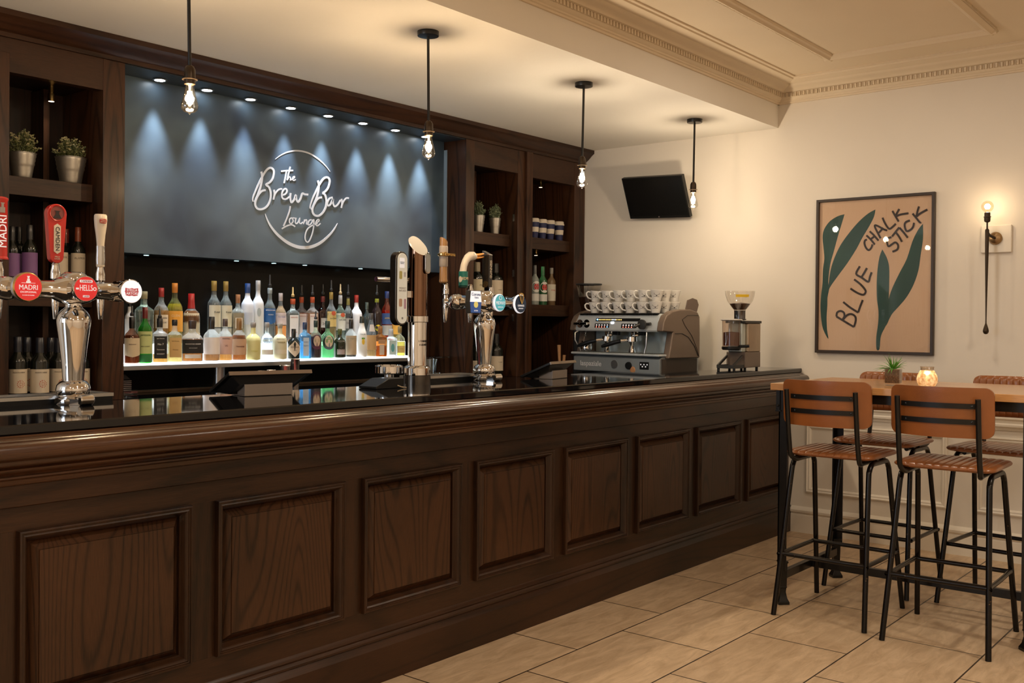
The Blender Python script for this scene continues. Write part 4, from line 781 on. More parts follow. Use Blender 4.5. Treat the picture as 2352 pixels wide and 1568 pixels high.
text('HELLS', .028, palewhite, b2, (x, .3903, zc+.004), sx=.62, bold=.0009)
MB().prism(rrect(.022, .007, .001), (x, .3905, zc-.023), (1, 0, 0), (0, 0, 1), (0, -.0005, 0)).build('panel', palewhite, b2, smooth=0); text('LAGER', .006, flat('print_red', (.45, .02, .02)), b2, (x, .3898, zc-.023))
MB().prism(rrect(.010, .006, .001), (x-.030, .3905, zc+.002), (1, 0, 0), (0, 0, 1), (0, -.0005, 0)).build('panel', palewhite, b2, smooth=0)
MB().lathe([(.0035, .3903), (.006, .3903), (.006, .3907)], (x+.030, 0, zc+.002), ax='Y', seg=20, close=False).build('panel', palewhite, b2, smooth=0)
x = -4.618; b3 = disc(L, x, .392, zc-.002, .0420, whitelit, chrome); b3['label'] = 'round white badge'
pk = flat('print_rose', (.70, .12, .16))
MB().prism([(-.024, .004), (-.026, .0), (-.024, -.004), (-.022, -.014), (-.008, -.016), (0, -.014), (.008, -.016), (.022, -.014), (.024, -.004), (.026, 0), (.024, .004), (.024, .012), (.008, .010), (0, .012), (-.008, .010), (-.024, .012)], (x, .3905, zc-.002), (1, 0, 0), (0, 0, 1), (0, -.0005, 0)).build('panel', pk, b3, smooth=0)
text('STELLA', .0125, palewhite, b3, (x, .3898, zc+.002), bold=.0005); text('ARTOIS', .0125, palewhite, b3, (x, .3898, zc-.0095), bold=.0005)
# left font handles
def upright(t, x, y): return (x, y)
hx = -4.973; y = .6
MB().lathe([(.020, 1.580), (.030, 1.583), (.030, 1.588), (.0265, 1.592), (.0265, 1.775), (.029, 1.779), (.029, 1.785), (.024, 1.789)], (hx, y, 0), seg=40).build('tap_handle', redp, L, smooth=40)
text('MADRI', .032, palewhite, L, (hx, y, 1.675), u=(0, 0, 1), v=(-1, 0, 0), ext=.0012) if 0 else None
mm = Matrix.Translation((hx, y, 1.675))
text('MADRI', .036, palewhite, L, (0.002, -.0268, 0), u=(0, 0, 1), v=(-1, 0, 0), ext=.0008, M=mm, bold=.0006)
ribbon([(.016, [(0, -.012), (0, .006)]), (.008, [(0, .006), (0, .020)]), (.012, [(0, .018), (0, .021)])], lambda a, b_: Vector((hx+a, y-.0275, 1.748+b_)), .01, .001, (0, -1, 0)).build('emblem', flat('print_grey', (.35, .3, .28)), L, smooth=0)
hx = -4.782; pdl = [(.024*math.cos(a), -.078+.022*math.sin(a)) for a in [PI+PI*i/10 for i in range(11)]]+[(.0345*math.cos(a), .070+.034*math.sin(a)) for a in [PI*i/12 for i in range(13)]]
h2 = MB().prism(pdl, (hx, y-.012, 1.680), (1, 0, 0), (0, 0, 1), (0, .026, 0)).build('tap_handle', redp, L, smooth=40, bev=.003)
MB().lathe([(.024, y-.0135), (.027, y-.015), (.027, y-.012)], (hx, 0, 1.752), ax='Y', seg=32, close=False).build('ring', redp, h2, smooth=30)
MB().lathe([(0, y-.0125), (.0235, y-.0125), (.0235, y-.012)], (hx, 0, 1.752), ax='Y', seg=32, close=False).build('roundel', flat('print_brown', (.22, .06, .05)), h2, smooth=0)
ribbon([(lambda q: .030-.016*q, [(0, -.018), (0, -.004)]), (.012, [(0, -.006), (0, .008)]), (.020, [(0, .006), (0, .0085)])], lambda a, b_: Vector((hx+a, y-.0132, 1.752+b_)), .01, .0008, (0, -1, 0)).build('emblem', flat('print_dark', (.03, .02, .02)), h2, smooth=0)
MB().prism([(-.012, -.044), (0, -.052), (.012, -.044), (.012, .044), (0, .052), (-.012, .044)], (hx, y-.0123, 1.664), (1, 0, 0), (0, 0, 1), (0, -.0016, 0)).build('panel', cream, h2, smooth=0)
text('CAMDEN', .020, ink, h2, (hx, y-.0142, 1.664), u=(0, 0, -1), v=(1, 0, 0), bold=.0003)
text('HELLS', .0065, cream, h2, (hx, y-.0125, 1.602)); text('LAGER', .0065, cream, h2, (hx, y-.0125, 1.595))
hx = -4.618; 
h3 = MB().lathe([(.014, 1.575), (.0155, 1.580), (.0150, 1.61), (.0135, 1.64), (.0140, 1.66), (.017, 1.69), (.0215, 1.72), (.0235, 1.745), (.0230, 1.758), (.020, 1.763)], (hx, y, 0), seg=32, sy=.8).build('tap_handle', cream, L, smooth=50)
h3['label'] = 'cream chalice shaped handle'
MB().lathe([(.0152, 1.582), (.0165, 1.60), (.0150, 1.635), (.0152, 1.65)], (hx, y, 0), seg=32, close=False, sy=.82).build('hammered_sleeve', steel, h3, smooth=30)
MB().prism(rrect(.026, .016, .005), (hx-.001, y-.0192, 1.738), (1, 0, 0), (0, 0, 1), (0, -.0008, 0)).build('panel', flat('print_red', (.45, .02, .02)), h3, smooth=0)
text('STELLA', .0068, cream, h3, (hx-.001, y-.0200, 1.7415)); text('ARTOIS', .0068, cream, h3, (hx-.001, y-.0200, 1.7345))
# right font badges
x = -2.845; q = [(-.034, -.052), (.034, -.052), (.041, 0), (.034, .052), (-.034, .052), (-.041, 0)]
MB().prism([(a*1.06, b_*1.05) for a, b_ in q], (x, .368, zc), (1, 0, 0), (0, 0, 1), (0, .030, 0)).build('badge_rim', darkgrey, R, smooth=0, bev=.002)
b1 = MB().prism([(-.041, 0), (.041, 0), (.034, .052), (-.034, .052)], (x, .3665, zc), (1, 0, 0), (0, 0, 1), (0, .002, 0)).build('badge', whitelit, R, smooth=0); b1['label'] = 'white and blue six sided badge'
MB().prism([(-.041, 0), (-.034, -.052), (.034, -.052), (.041, 0)], (x, .3665, zc), (1, 0, 0), (0, 0, 1), (0, .002, 0)).build('lower_half', bluelit, b1, smooth=0)
nv = flat('print_navy', (.01, .03, .12)); text('Corona', .021, nv, b1, (x, .3658, zc+.036), bold=.0006); text('Extra', .013, nv, b1, (x+.004, .3658, zc+.021))
MB().lathe([(0, .3650), (.015, .3650), (.015, .3662)], (x, 0, zc-.013), ax='Y', seg=24, close=False).build('sun', lit('lemon', (.75, .66, .20), .4), b1, smooth=0)
text('EXTRA', .009, palewhite, b1, (x, .3655, zc-.042), bold=.0004)
x = -2.663; b2 = disc(R, x, .366, zc, .043, teallit, whitelit); b2['label'] = 'round teal badge'
MB().lathe([(.008, .3642), (.011, .3642), (.011, .3650)], (x, 0, zc+.024), ax='Y', seg=24, close=False).build('ring', palewhite, b2, smooth=0)
text('MIDWAY', .024, palewhite, b2, (x, .3643, zc-.002), sx=.72, bold=.0005); text('SESSION IPA', .0075, palewhite, b2, (x, .3643, zc-.022))
x = -2.502; b3 = disc(R, x, .366, zc-.003, .0475, navylit, whitelit); b3['label'] = 'round near black badge with a gold harp'
text('GUINNESS', .0135, palewhite, b3, (x, .3643, zc-.012), sx=.82, bold=.0005); text('DRAUGHT', .008, palewhite, b3, (x, .3643, zc-.026))
ribbon([(.006, [(-.016, .046), (0, .050), (.016, .044)]), (.006, [(-.016, .046), (-.008, .020), (.004, -.002)]), (.005, [(.016, .044), (.013, .020), (.004, -.002)]), (.003, [(.0, .045), (.002, .004)])], lambda a, b_: Vector((x+a, .3630, zc+b_)), .005, .003, (0, -1, 0)).build('harp', brass, b3, smooth=0)
# right font handles
hx = -2.862; y = .565; amber = pbr('amber_resin', (.30, .16, .06), .3, coat=.5, var=.05); frost = pbr('frosted_sleeve', (.34, .29, .25), .35, var=.05)
h = MB().lathe([(.015, 1.580), (.021, 1.586), (.021, 1.594), (.0195, 1.60), (.0190, 1.66)], (hx, y, 0), seg=32).build('tap_handle', amber, R, smooth=40)
h['label'] = 'amber bottle shaped handle'
MB().lathe([(.0195, 1.66), (.0215, 1.665), (.0215, 1.758), (.0195, 1.762)], (hx, y, 0), seg=32).build('sleeve', frost, h, smooth=40)
m = MB(); k = 24; vs = [(hx+.0195*math.cos(2*PI*i/k), y+.0195*math.sin(2*PI*i/k), 1.762) for i in range(k)]+[(hx+.0195*math.cos(2*PI*i/k), y+.0195*math.sin(2*PI*i/k), 1.79-.013*math.cos(2*PI*i/k)*1.1) for i in range(k)]
m.add(vs, [(i, (i+1) % k, k+(i+1) % k, k+i) for i in range(k)]+[tuple(range(k, 2*k))]).build('slanted_top', amber, h, smooth=40)
MB().lathe([(.021, 1.710), (.030, 1.716), (.0305, 1.724), (.022, 1.730)], (hx, y, 0), seg=32).build('crown_ring', brass, h, smooth=40)
text('Corona', .026, brass, h, (hx+.008, y-.031, 1.721), ext=.002, bold=.0008)
# goose head handle
G = lambda u, v: at(u, v, 'Y', y); goosew = pbr('goose_white', (.76, .70, .62), .35, var=.05)
path = [(1063, 652), (1062, 640), (1063, 625), (1065.5, 610), (1069, 600), (1074, 592), (1080, 588), (1086, 588), (1091, 590)]
MB().tube([G(*p) for p in path], .018, 20, radii=[.020, .0185, .0175, .017, .0178, .0200, .0225, .0225, .015]).build('goose_head', goosew, R, smooth=60)['label'] = 'white goose neck handle with orange beak'
gh = R.children[-1]; bk = pbr('beak_orange', (.80, .33, .04), .4, var=.05)
MB().tube([G(1089, 586.5), G(1098, 585.5), G(1106, 584), (G(1111, 582.5))], .008, 12, radii=[.013, .0095, .008, .004], flat=.8).tube([G(1089, 592), G(1098, 592), G(1106, 591), G(1111, 589.5)], .006, 12, radii=[.010, .007, .005, .003], flat=.8).build('beak', bk, gh, smooth=50)
for s_ in (-1, 1): MB().lathe([(0, -.0032), (.0028, -.0015), (.0034, 0), (.0028, .0015), (0, .0032)], G(1082.5, 583.5)+Vector((0, s_*.0185, 0)), seg=12, close=False).build('eye', ink, gh)
pc = G(1064, 640)
MB().lathe([(.0205, pc.z-.036), (.0235, pc.z-.034), (.0235, pc.z+.036), (.0205, pc.z+.037)], (pc.x, y, 0), seg=32).build('green_wrap', pbr('green_wrap', (.02, .16, .14), .4, var=.25, vs=60), gh, smooth=40)
text('MIDWAY', .021, flat('print_beige', (.70, .52, .36)), gh, (pc.x, y, pc.z), bend=.0238, sx=.75, bold=.0005)
MB().lathe([(.018, pc.z-.046), (.024, pc.z-.044), (.024, pc.z-.037), (.020, pc.z-.036)], (pc.x, y, 0), seg=28).build('base_ring', flat('dark_green', (.01, .04, .03), .2), gh)
# dark slab handle
a0 = G(1119, 668); hx = a0.x; dk = pbr('black_gloss_handle', (.020, .016, .012), .18, coat=.6, var=.05)
h = MB().prism([(-.026, 0), (.026, 0), (.026, .185), (-.026, .205), (-.024, .208), (.022, .192)][:0] or [(-.013, -.024), (.013, -.024), (.013, .024), (-.013, .024)], (hx, y, 1.570), (1, 0, 0), (0, 1, 0), (0, 0, .165)).build('tap_handle', dk, R, smooth=0, bev=.004)
h['label'] = 'black upright slab handle'
MB().add([(hx-.0135, y-.0245, 1.735), (hx+.0135, y-.0245, 1.735), (hx+.0135, y+.0245, 1.735), (hx-.0135, y+.0245, 1.735), (hx-.0135, y-.0245, 1.737), (hx+.0135, y-.0245, 1.737), (hx+.0135, y+.0245, 1.760), (hx-.0135, y+.0245, 1.760)], [(3, 2, 1, 0), (4, 5, 6, 7), (0, 1, 5, 4), (1, 2, 6, 5), (2, 3, 7, 6), (3, 0, 4, 7)]).build('slanted_cap', steel, h, smooth=0, bev=.001)
text('GUINNESS', .021, cream, h, (hx, y-.0248, 1.662), u=(0, 0, 1), v=(-1, 0, 0), bold=.0004, sx=.95)
MB().lathe([(0, -.004), (.016, -.003), (.016, .001)], (hx-.0135, y, 1.586), ax='X', seg=24).build('gold_roundel', brass, h, smooth=30)
# ---------- drip trays, tall tower, rinser, water tap
def tray(x0, x1, y0, y1, label):
    t = thing('drip_tray', label, 'drip tray', ((x0+x1)/2, (y0+y1)/2, 1.1))
    MB().box(x0, x1, y0, y1, 1.068, 1.116).build('tray', blackplastic, t, bev=.002)
    m = MB().box(x0-.002, x1+.002, y0-.002, y0+.012, 1.1162, 1.128).box(x0-.002, x1+.002, y1-.012, y1+.002, 1.1162, 1.128).box(x0-.002, x0+.012, y0+.012, y1-.012, 1.1162, 1.128).box(x1-.012, x1+.002, y0+.012, y1-.012, 1.1162, 1.128)
    m.build('rim', steel, t, smooth=0)
    g = MB(); x_ = x0+.02
    while x_ < x1-.015: g.box(x_, x_+.004, y0+.012, y1-.012, 1.119, 1.122); x_ += .012
    g.build('grille', steel, t, smooth=0)
tray(-5.35, -4.78, .543, .69, 'long black and steel drip tray left of the left beer font')
tray(-4.775, -4.60, .543, .69, 'short black and steel drip tray behind and right of the left beer font')
tray(-3.03, -2.60, .543, .69, 'low black and steel drip tray left of the right beer font')
t = thing('tap_tower', 'tall polished round drinks tower with slanted white top, middle of the bar', 'drinks tower', (-3.137, .47, 1.1))
cx, cy = -3.137, .47; dbr = pbr('bronze_chrome', (.22, .125, .08), .06, 1, var=.03)
MB().lathe([(.0635, 1.1), (.0635, 1.142)], (cx, cy, 0), seg=48).build('base', pbr('dark_brushed_base', (.10, .09, .08), .22, .9, var=.2), t)
MB().lathe([(.056, 1.142), (.061, 1.144), (.061, 1.176), (.054, 1.184), (.047, 1.188)], (cx, cy, 0), seg=48).build('ring', chrome, t)
MB().lathe([(.0435, 1.186), (.0435, 1.388)], (cx, cy, 0), seg=48, close=False).build('lower_tube', chrome, t)
MB().lathe([(.0435, 1.386), (.0505, 1.389), (.0505, 1.415), (.0455, 1.418)], (cx, cy, 0), seg=48).build('collar', chrome, t)
k = 48; d0 = Vector((-.18, -.98)).normalized()
zt_ = lambda a: 1.741-.0445*((math.cos(a)*d0.x+math.sin(a)*d0.y))
vs = [(cx+.0445*math.cos(2*PI*i/k), cy+.0445*math.sin(2*PI*i/k), 1.416) for i in range(k)]+[(cx+.0445*math.cos(2*PI*i/k), cy+.0445*math.sin(2*PI*i/k), zt_(2*PI*i/k)) for i in range(k)]
MB().add(vs, [(i, (i+1) % k, k+(i+1) % k, k+i) for i in range(k)]).build('upper_tube', dbr, t, smooth=40)
vs = [(cx+.0445*math.cos(2*PI*i/k), cy+.0445*math.sin(2*PI*i/k), zt_(2*PI*i/k)) for i in range(k)]+[(cx+.038*math.cos(2*PI*i/k), cy+.038*math.sin(2*PI*i/k), zt_(2*PI*i/k)+.003) for i in range(k)]
MB().add(vs, [(i, (i+1) % k, k+(i+1) % k, k+i) for i in range(k)]+[tuple(range(k, 2*k))]).build('slanted_top', pbr('pale_disc', (.36, .36, .36), .3, var=.02), t, smooth=0)
mo = MB().prism(rrect(.048, .098, .020, 6), (cx+.012, cy-.046, 1.66), Vector((.97, .25, 0)), (0, 0, 1), (0, -.008, 0)); mo.build('oval_window_frame', chrome, t, smooth=30, bev=.002)
MB().prism(rrect(.038, .086, .016, 6), (cx+.0115, cy-.0545, 1.66), Vector((.97, .25, 0)), (0, 0, 1), (0, -.001, 0)).build('oval_window', pbr('pale_window', (.50, .56, .60), .12, .5, var=.1), t, smooth=0)
text('LONDON', .013, ink, t, (cx, cy, 1.300), bend=.0436); text('ESSENCE', .013, ink, t, (cx, cy, 1.283), bend=.0436)
px_ = cx-.124
MB().prism(rrect(.076, .335, .036, 8), (px_, cy-.022, 1.540), (1, 0, 0), (0, 0, 1), (0, .040, 0)).build('side_lens_case', pbr('dark_chrome', (.10, .09, .08), .12, .9, var=.1), t, smooth=30, bev=.004)
ls = MB().prism(rrect(.060, .318, .029, 8), (px_, cy-.0225, 1.540), (1, 0, 0), (0, 0, 1), (0, -.0035, 0)).build('lit_lens', pbr('lens_white', (.72, .72, .66), .35, emit=(.75, .76, .66), es=.18, var=.05), t, smooth=0, bev=.001)
yy = cy-.0266
MB().prism(rrect(.030, .045, .002), (px_-.004, yy, 1.655), (1, 0, 0), (0, 0, 1), (0, -.0004, 0)).build('panel', palewhite, ls, smooth=0)
text('LONDON\nESSENCE', .006, flat('print_dark', (.03, .02, .02)), ls, (px_-.004, yy-.0006, 1.655), ext=.0003)
text('FRESHLY\nINFUSED', .0115, flat('print_grey', (.35, .3, .28)), ls, (px_, yy, 1.535), ext=.0003)
for dx, dz, w_, h_, c in ((-.012, 1.600, .018, .036, (.50, .46, .18)), (.014, 1.603, .014, .022, (.55, .55, .60)), (-.012, 1.475, .020, .036, (.55, .36, .26)), (.016, 1.470, .014, .045, (.52, .34, .46)), (0, 1.405, .010, .010, (.3, .3, .3))):
    MB().prism(rrect(w_, h_, w_*.3), (px_+dx, yy, dz), (1, 0, 0), (0, 0, 1), (0, -.0003, 0)).build('printed_flower', flat('print_%d_%d' % (c[0]*99, c[2]*99), c), ls, smooth=0)
MB().box(px_+.034, cx-.04, cy-.01, cy+.01, 1.50, 1.53).build('bracket', chrome, t, smooth=0)
t = thing('glass_rinser', 'round chrome rinser dish on a stem left of the tall drinks tower', 'rinser', (-3.213, .60, 1.066))
MB().lathe([(.058, 1.145), (.066, 1.150), (.066, 1.180), (.060, 1.186), (.056, 1.182), (0, 1.178)], (-3.19, .53+.07, 0), seg=40, close=False).build('dish', chrome, t)
MB().lathe([(.022, 1.0665), (.022, 1.146)], (-3.19, .53+.07, 0), seg=20).build('stem', steel, t)
t = thing('water_tap', 'slim chrome water tap standing behind the tall drinks tower', 'tap', (-3.05, .655, 1.066))
p = at(864, 640.5, 'Y', .655); q_ = at(955, 640.5, 'Y', .655)
MB().tube([p, Vector((q_.x+.004, .655, p.z))], .012, 20).build('spout', chrome, t)
MB().tube([(q_.x, .655, p.z), (q_.x, .655, 1.0665)], .008, 16).build('riser', chrome, t)
MB().lathe([(.018, 1.0662), (.018, 1.074), (.010, 1.08)], (q_.x, .655, 0), seg=20).build('mount', chrome, t)
# ---------- till screens
def till(name_lab):
    t = thing('till_screen', name_lab, 'till', (0, 0, 0))
    W = .345; a = Vector((0, .092, .006)); b = Vector((0, -.085, .083)); d = (b-a).normalized(); n = d.cross(Vector((1, 0, 0))).normalized()
    # slab leaning back: seen from the customer side
    M1 = lambda x_, s_, h_: Vector((x_, 0, 0))+a+d*s_+n*h_
    Ln = (b-a).length
    m = MB()
    vs = [M1(x_, s_, h_) for h_ in (0, .012) for s_ in (0, Ln) for x_ in (-W/2, W/2)]
    m.add(vs, [(0, 2, 3, 1), (4, 5, 7, 6), (0, 1, 5, 4), (2, 6, 7, 3), (0, 4, 6, 2), (1, 3, 7, 5)]); sgn = 1
    m.build('screen', blackplastic, t, smooth=0, bev=.002)
    m = MB(); vs = [M1(x_, s_, 0) for s_, x_ in ((.015, -W/2+.015), (.015, W/2-.015), (Ln-.01, W/2-.015), (Ln-.01, -W/2+.015))]+[M1(x_, s_, -.022) for s_, x_ in ((.04, -W/2+.06), (.04, W/2-.06), (Ln-.05, W/2-.06), (Ln-.05, -W/2+.06))]
    m.add(vs, [(0, 1, 2, 3), (4, 5, 6, 7), (0, 1, 5, 4), (1, 2, 6, 5), (2, 3, 7, 6), (3, 0, 4, 7)]).build('back_shell', pbr('till_grey', (.045, .042, .04), .3, .3, var=.05), t, smooth=0, bev=.003)
    m = MB(); vs = [M1(x_, s_, h_) for h_ in (-.002, .013) for s_ in (Ln-.001, Ln+.006) for x_ in (-W/2, W/2)]
    m.add(vs, [(0, 2, 3, 1), (4, 5, 7, 6), (0, 1, 5, 4), (2, 6, 7, 3), (0, 4, 6, 2), (1, 3, 7, 5)]).build('bronze_edge', pbr('till_bronze', (.22, .17, .13), .3, .7, var=.05), t, smooth=0)
    MB().box(-.10, .10, -.066, -.060, .0005, .046).box(-.10, .10, -.066, .05, .0005, .004).box(-.09, .09, -.06, .02, .004, .040).build('stand', pbr('taupe_stand', (.26, .215, .18), .35, .3, var=.05), t, smooth=0, bev=.001)
    return t
tl = till('black till screen leaning back on the bar, left of the card reader'); tl.location = (-4.055, .415, 1.1005); tl.rotation_euler = (0, 0, -.19)
t2 = dup(tl, (-2.265, .36, 1.1005), .20, 'black till screen leaning back on the bar, in front of the coffee machine')
t2.scale = (.9, .95, .95)
# ---------- card reader
t = thing('card_reader', 'small black card reader box with cable beside the tall drinks tower', 'card reader', (-3.40, .40, 1.1))
MB().prism([(-.105, 0), (.06, 0), (.06, .042), (-.03, .042), (-.105, .010)], (-3.42, .33, 1.1005), (1, 0, 0), (0, 0, 1), (0, .11, 0)).build('body', blackplastic, t, smooth=0, bev=.003)
MB().tube([(-3.40, .329, 1.112), (-3.395, .31, 1.106), (-3.375, .30, 1.103)], .0025, 8).build('cable', pbr('tan_cable', (.30, .22, .14), .5), t)
# ---------- things on the low back counter
tag(MB().box(at(425, 889, 'Y', 1.5).x, at(722, 880, 'Y', 1.5).x, 1.36, 1.50, ZB+.0005, ZB+.008).build('red_tray', pbr('red_board', (.30, .02, .02), .5), bev=.003, loc=(-3.2, 1.5, ZB)), 'flat red tray lying on the low back counter behind the till screen', 'tray')
tin = pbr('shaker_steel', (.62, .56, .52), .2, 1, var=.04)
for u, vt, wp, lab_, yy in ((599.5, 851, 15, 'short steel cocktail tin, left end of the row behind the till screen', 1.62), (623, 849, 20, 'steel cocktail tin second from the left behind the till screen', 1.62), (655, 838.5, 24, 'tall steel cocktail tin left of the tallest one', 1.64), (678, 823.5, 21, 'tallest steel cocktail tin in front of the glowing shelf', 1.66)):
    p = at(u, vt, 'Y', yy); s = ppm(p); R_ = wp/s/2
    tag(MB().lathe([(R_*.78, ZB+.001), (R_*.8, ZB+.004), (R_, p.z-.006), (R_*1.04, p.z-.003), (R_, p.z), (R_*.94, p.z-.002), (R_*.75, ZB+.01), (0, ZB+.008)], (p.x, yy, 0), seg=28, close=False).build('cocktail_tin', tin, loc=(p.x, yy, ZB)), lab_, 'cocktail shaker', 'cocktail tins on the low back counter')
cg = glass('tumbler_glass', (.93, .96, .96), .25)
for k_, (dx, zz) in enumerate(((0, ZB), (0.0, ZB+.085), (.055, ZB+.0))):
    p = at(997, 850, 'Y', 1.35); R_ = .032
    tag(MB().lathe([(R_*.85, zz+.001), (R_, zz+.083), (R_*.93, zz+.083), (R_*.78, zz+.012), (0, zz+.010)], (p.x+dx-.01, 1.36, 0), seg=20, close=False).build('tumbler', cg, loc=(p.x+dx-.01, 1.36, zz)), ['clear tumbler at the bottom of a stack right of the tall drinks tower', 'clear tumbler on top of the stack right of the tall drinks tower', 'clear tumbler beside the stack right of the tall drinks tower'][k_], 'glass', 'tumblers on the back counter')
t = thing('bar_caddy', 'black slatted caddy on the back counter beside the left post', 'caddy', (-3.83, 1.95, ZB))
x0_, x1_ = -3.872, at(301, 880, 'Y', 1.88).x
MB().box(x0_, x1_, 1.88, 2.05, ZB+.001, ZB+.085).build('body', blackplastic, t, smooth=0, bev=.002)
m = MB()
for k_ in range(6): m.box(x0_-.001, x1_+.001, 1.877, 1.8795, ZB+.032+.009*k_, ZB+.035+.009*k_)
m.build('slats', steel, t, smooth=0)
MB().add([(x0_, 1.88, ZB+.0855), (x1_, 1.88, ZB+.0855), (x1_, 2.05, ZB+.0855), (x0_, 2.05, ZB+.0855), (x0_, 1.88, ZB+.122), (x1_-.03, 1.88, ZB+.112), (x1_-.03, 2.05, ZB+.112), (x0_, 2.05, ZB+.122)], [(0, 3, 2, 1), (4, 5, 6, 7), (0, 1, 5, 4), (1, 2, 6, 5), (2, 3, 7, 6), (3, 0, 4, 7)]).build('lid', darkgrey, t, smooth=0, bev=.004)
for k_ in range(2):
    tag(MB().box(-3.872, at(312, 900, 'Y', 1.76).x, 1.74, 1.86, ZB+.001+.022*k_, ZB+.02+.022*k_).build('clear_tray', cg, smooth=0, bev=.002, loc=(-3.85, 1.8, ZB+.022*k_)), ['clear plastic tray under its twin beside the left post', 'clear plastic tray on top of its twin beside the left post'][k_], 'tray', 'clear trays on the back counter')
# ================================================================== coffee corner
mw = .78; mo_ = Vector((-.62, .675, ZB)); ang = math.radians(6.6)
# machine frame: local x = depth (0 front .. towards the end wall), y = along the front (0 right .. left end)
em = thing('espresso_machine', 'two group silver and taupe espresso machine with cups stacked on top', 'coffee machine', (0, 0, 0))
taupe = pbr('taupe_panel', (.17, .125, .095), .38, .15, coat=.15, var=.04); satin = pbr('satin_steel', (.62, .66, .68), .30, .35, var=.06, vs=20); mirror = pbr('mirror_steel', (.60, .69, .69), .16, .4, var=.05, vs=6)
MB().box(.06, .44, .03, mw-.03, .0, .06).build('plinth', blackplastic, em, smooth=0)
MB().sweep([(.0, .055), (.004, .050), (.05, .045), (.44, .045), (.44, .17), (.05, .17), (.03, .165), (.0, .150)], .0, mw, 'Y').build('lower_tray', pbr('tray_steel', (.34, .375, .39), .28, .45, var=.06, vs=20), em, smooth=30, bev=.003)
MB().box(-.022, .20, -.01, mw+.01, .168, .184).build('drip_ledge', satin, em, bev=.006)
g = MB(); 
for k in range(30): g.box(.0, .17, .03+k*.0245, .036+k*.0245, .1842, .187)
g.build('drip_grille', steel, em, smooth=0)
MB().box(.21, .43, .03, mw-.03, .18, .335).build('splash_back', mirror, em, smooth=0)
MB().sweep([(.0, .335), (-.005, .345), (.005, .40), (.03, .448), (.05, .458), (.43, .458), (.43, .335)], .02, mw-.02, 'Y').build('control_head', satin, em, smooth=30, bev=.002)
g = MB()
for k in range(58): g.box(.022, .045, .04+k*.0122, .046+k*.0122, .4475, .4605)
g.build('vent_slots', blackplastic, em, smooth=0)
MB().box(.05, .42, .04, mw-.04, .4583, .4625).build('cup_tray', steel, em, smooth=0)
def side(y0, y1):
    pr = [(.055, .155), (.41, .155), (.41, .33), (.405, .44), (.38, .475), (.30, .492), (.18, .49), (.09, .475), (.03, .445), (.0, .40), (-.012, .338), (.10, .332), (.075, .22)]
    return MB().sweep([(a, b) for a, b in pr], y0, y1, 'Y')
MB().box(.02, .41, -.010, -.0005, .05, .152).build('side_skirt', pbr('dark_taupe', (.06, .045, .035), .4), em, smooth=0)
s1 = side(-.035, .022).build('side_panel', taupe, em, smooth=30, bev=.010); side(mw-.022, mw+.035).build('side_panel', taupe, em, smooth=30, bev=.010)
MB().tube([(.12, -.0355, .325), (.20, -.0365, .325), (.27, -.0365, .30), (.34, -.0365, .24), (.385, -.0365, .17)], .0022, 6).tube([(.385, -.0365, .452), (.26, -.0365, .45), (.20, -.0365, .42), (.23, -.0365, .38), (.31, -.0365, .31), (.37, -.0365, .22), (.395, -.0365, .165)], .0015, 6).build('panel_groove', ink, s1, smooth=0)
MB().prism([(.0, .0), (.13, .0), (.15, .05), (.13, .085), (.08, .095), (.02, .08), (0, .02)], (.25, -.02, .475), (1, 0, 0), (0, 0, 1), (0, -.008, 0)).build('cup_guard', pbr('smoked_plastic', (.14, .10, .08), .2, var=.02), em, smooth=30, bev=.003)
# control panel details on the sloping head; hp maps (distance from left end as seen, height up the face) to the head's face
def hp(s, h, o=.0):
    a, b = Vector((-.005, 0, .345)), Vector((.005, 0, .40)); c = Vector((.03, 0, .448))
    t_ = h; p = a.lerp(b, t_/.55) if t_ < .55 else b.lerp(c, (t_-.55)/.45)
    return Vector((p.x-o, mw-s, p.z))
def plate(s0, s1, h0, h1, name, mat, o=.0012, par=em): 
    vs = [hp(s0, h0, o), hp(s1, h0, o), hp(s1, h1, o), hp(s0, h1, o)]; vs += [v+Vector((.004, 0, 0)) for v in vs]
    return MB().add(vs, [(0, 1, 2, 3), (7, 6, 5, 4), (0, 4, 5, 1), (1, 5, 6, 2), (2, 6, 7, 3), (3, 7, 4, 0)]).build(name, mat, par, smooth=0)
ledb = pbr('led_blue', (.1, .4, 1), .3, emit=(.15, .45, 1), es=6, var=0); ledo = pbr('led_amber', (1, .6, .1), .3, emit=(1, .55, .12), es=4, var=0); ledw = pbr('led_white', (1, 1, 1), .3, emit=(.85, .92, 1), es=6, var=0); ledr = pbr('led_red', (1, .2, .15), .3, emit=(1, .18, .12), es=3, var=0)
dp = plate(.20, .60, .60, .80, 'display_strip', blackplastic)
def led(s, h, r, mat, par, name='indicator_light'):
    p = hp(s, h, .0025); MB().lathe([(0, p.x-.001), (r, p.x-.0005), (r, p.x+.002)], (0, p.y, p.z), ax='X', seg=10, close=False).build(name, mat, par, smooth=0)
led(.215, .70, .006, ledb, dp)
for k in range(16): led(.232+.0135*k, .70, .0032, ledo if k not in (9, 10, 11) else ledw, dp)
led(.355, .50, .008, ledw, dp); led(.367, .50, .008, ledw, dp)
for s0 in (.20, .445):
    kp = plate(s0, s0+.135, .14, .44, 'keypad', blackplastic)
    for k in range(5):
        led(s0+.018+.025*k, .33, .006, palewhite, kp, 'button'); led(s0+.018+.025*k, .20, .0035, ledr if k < 4 else ledb, kp)
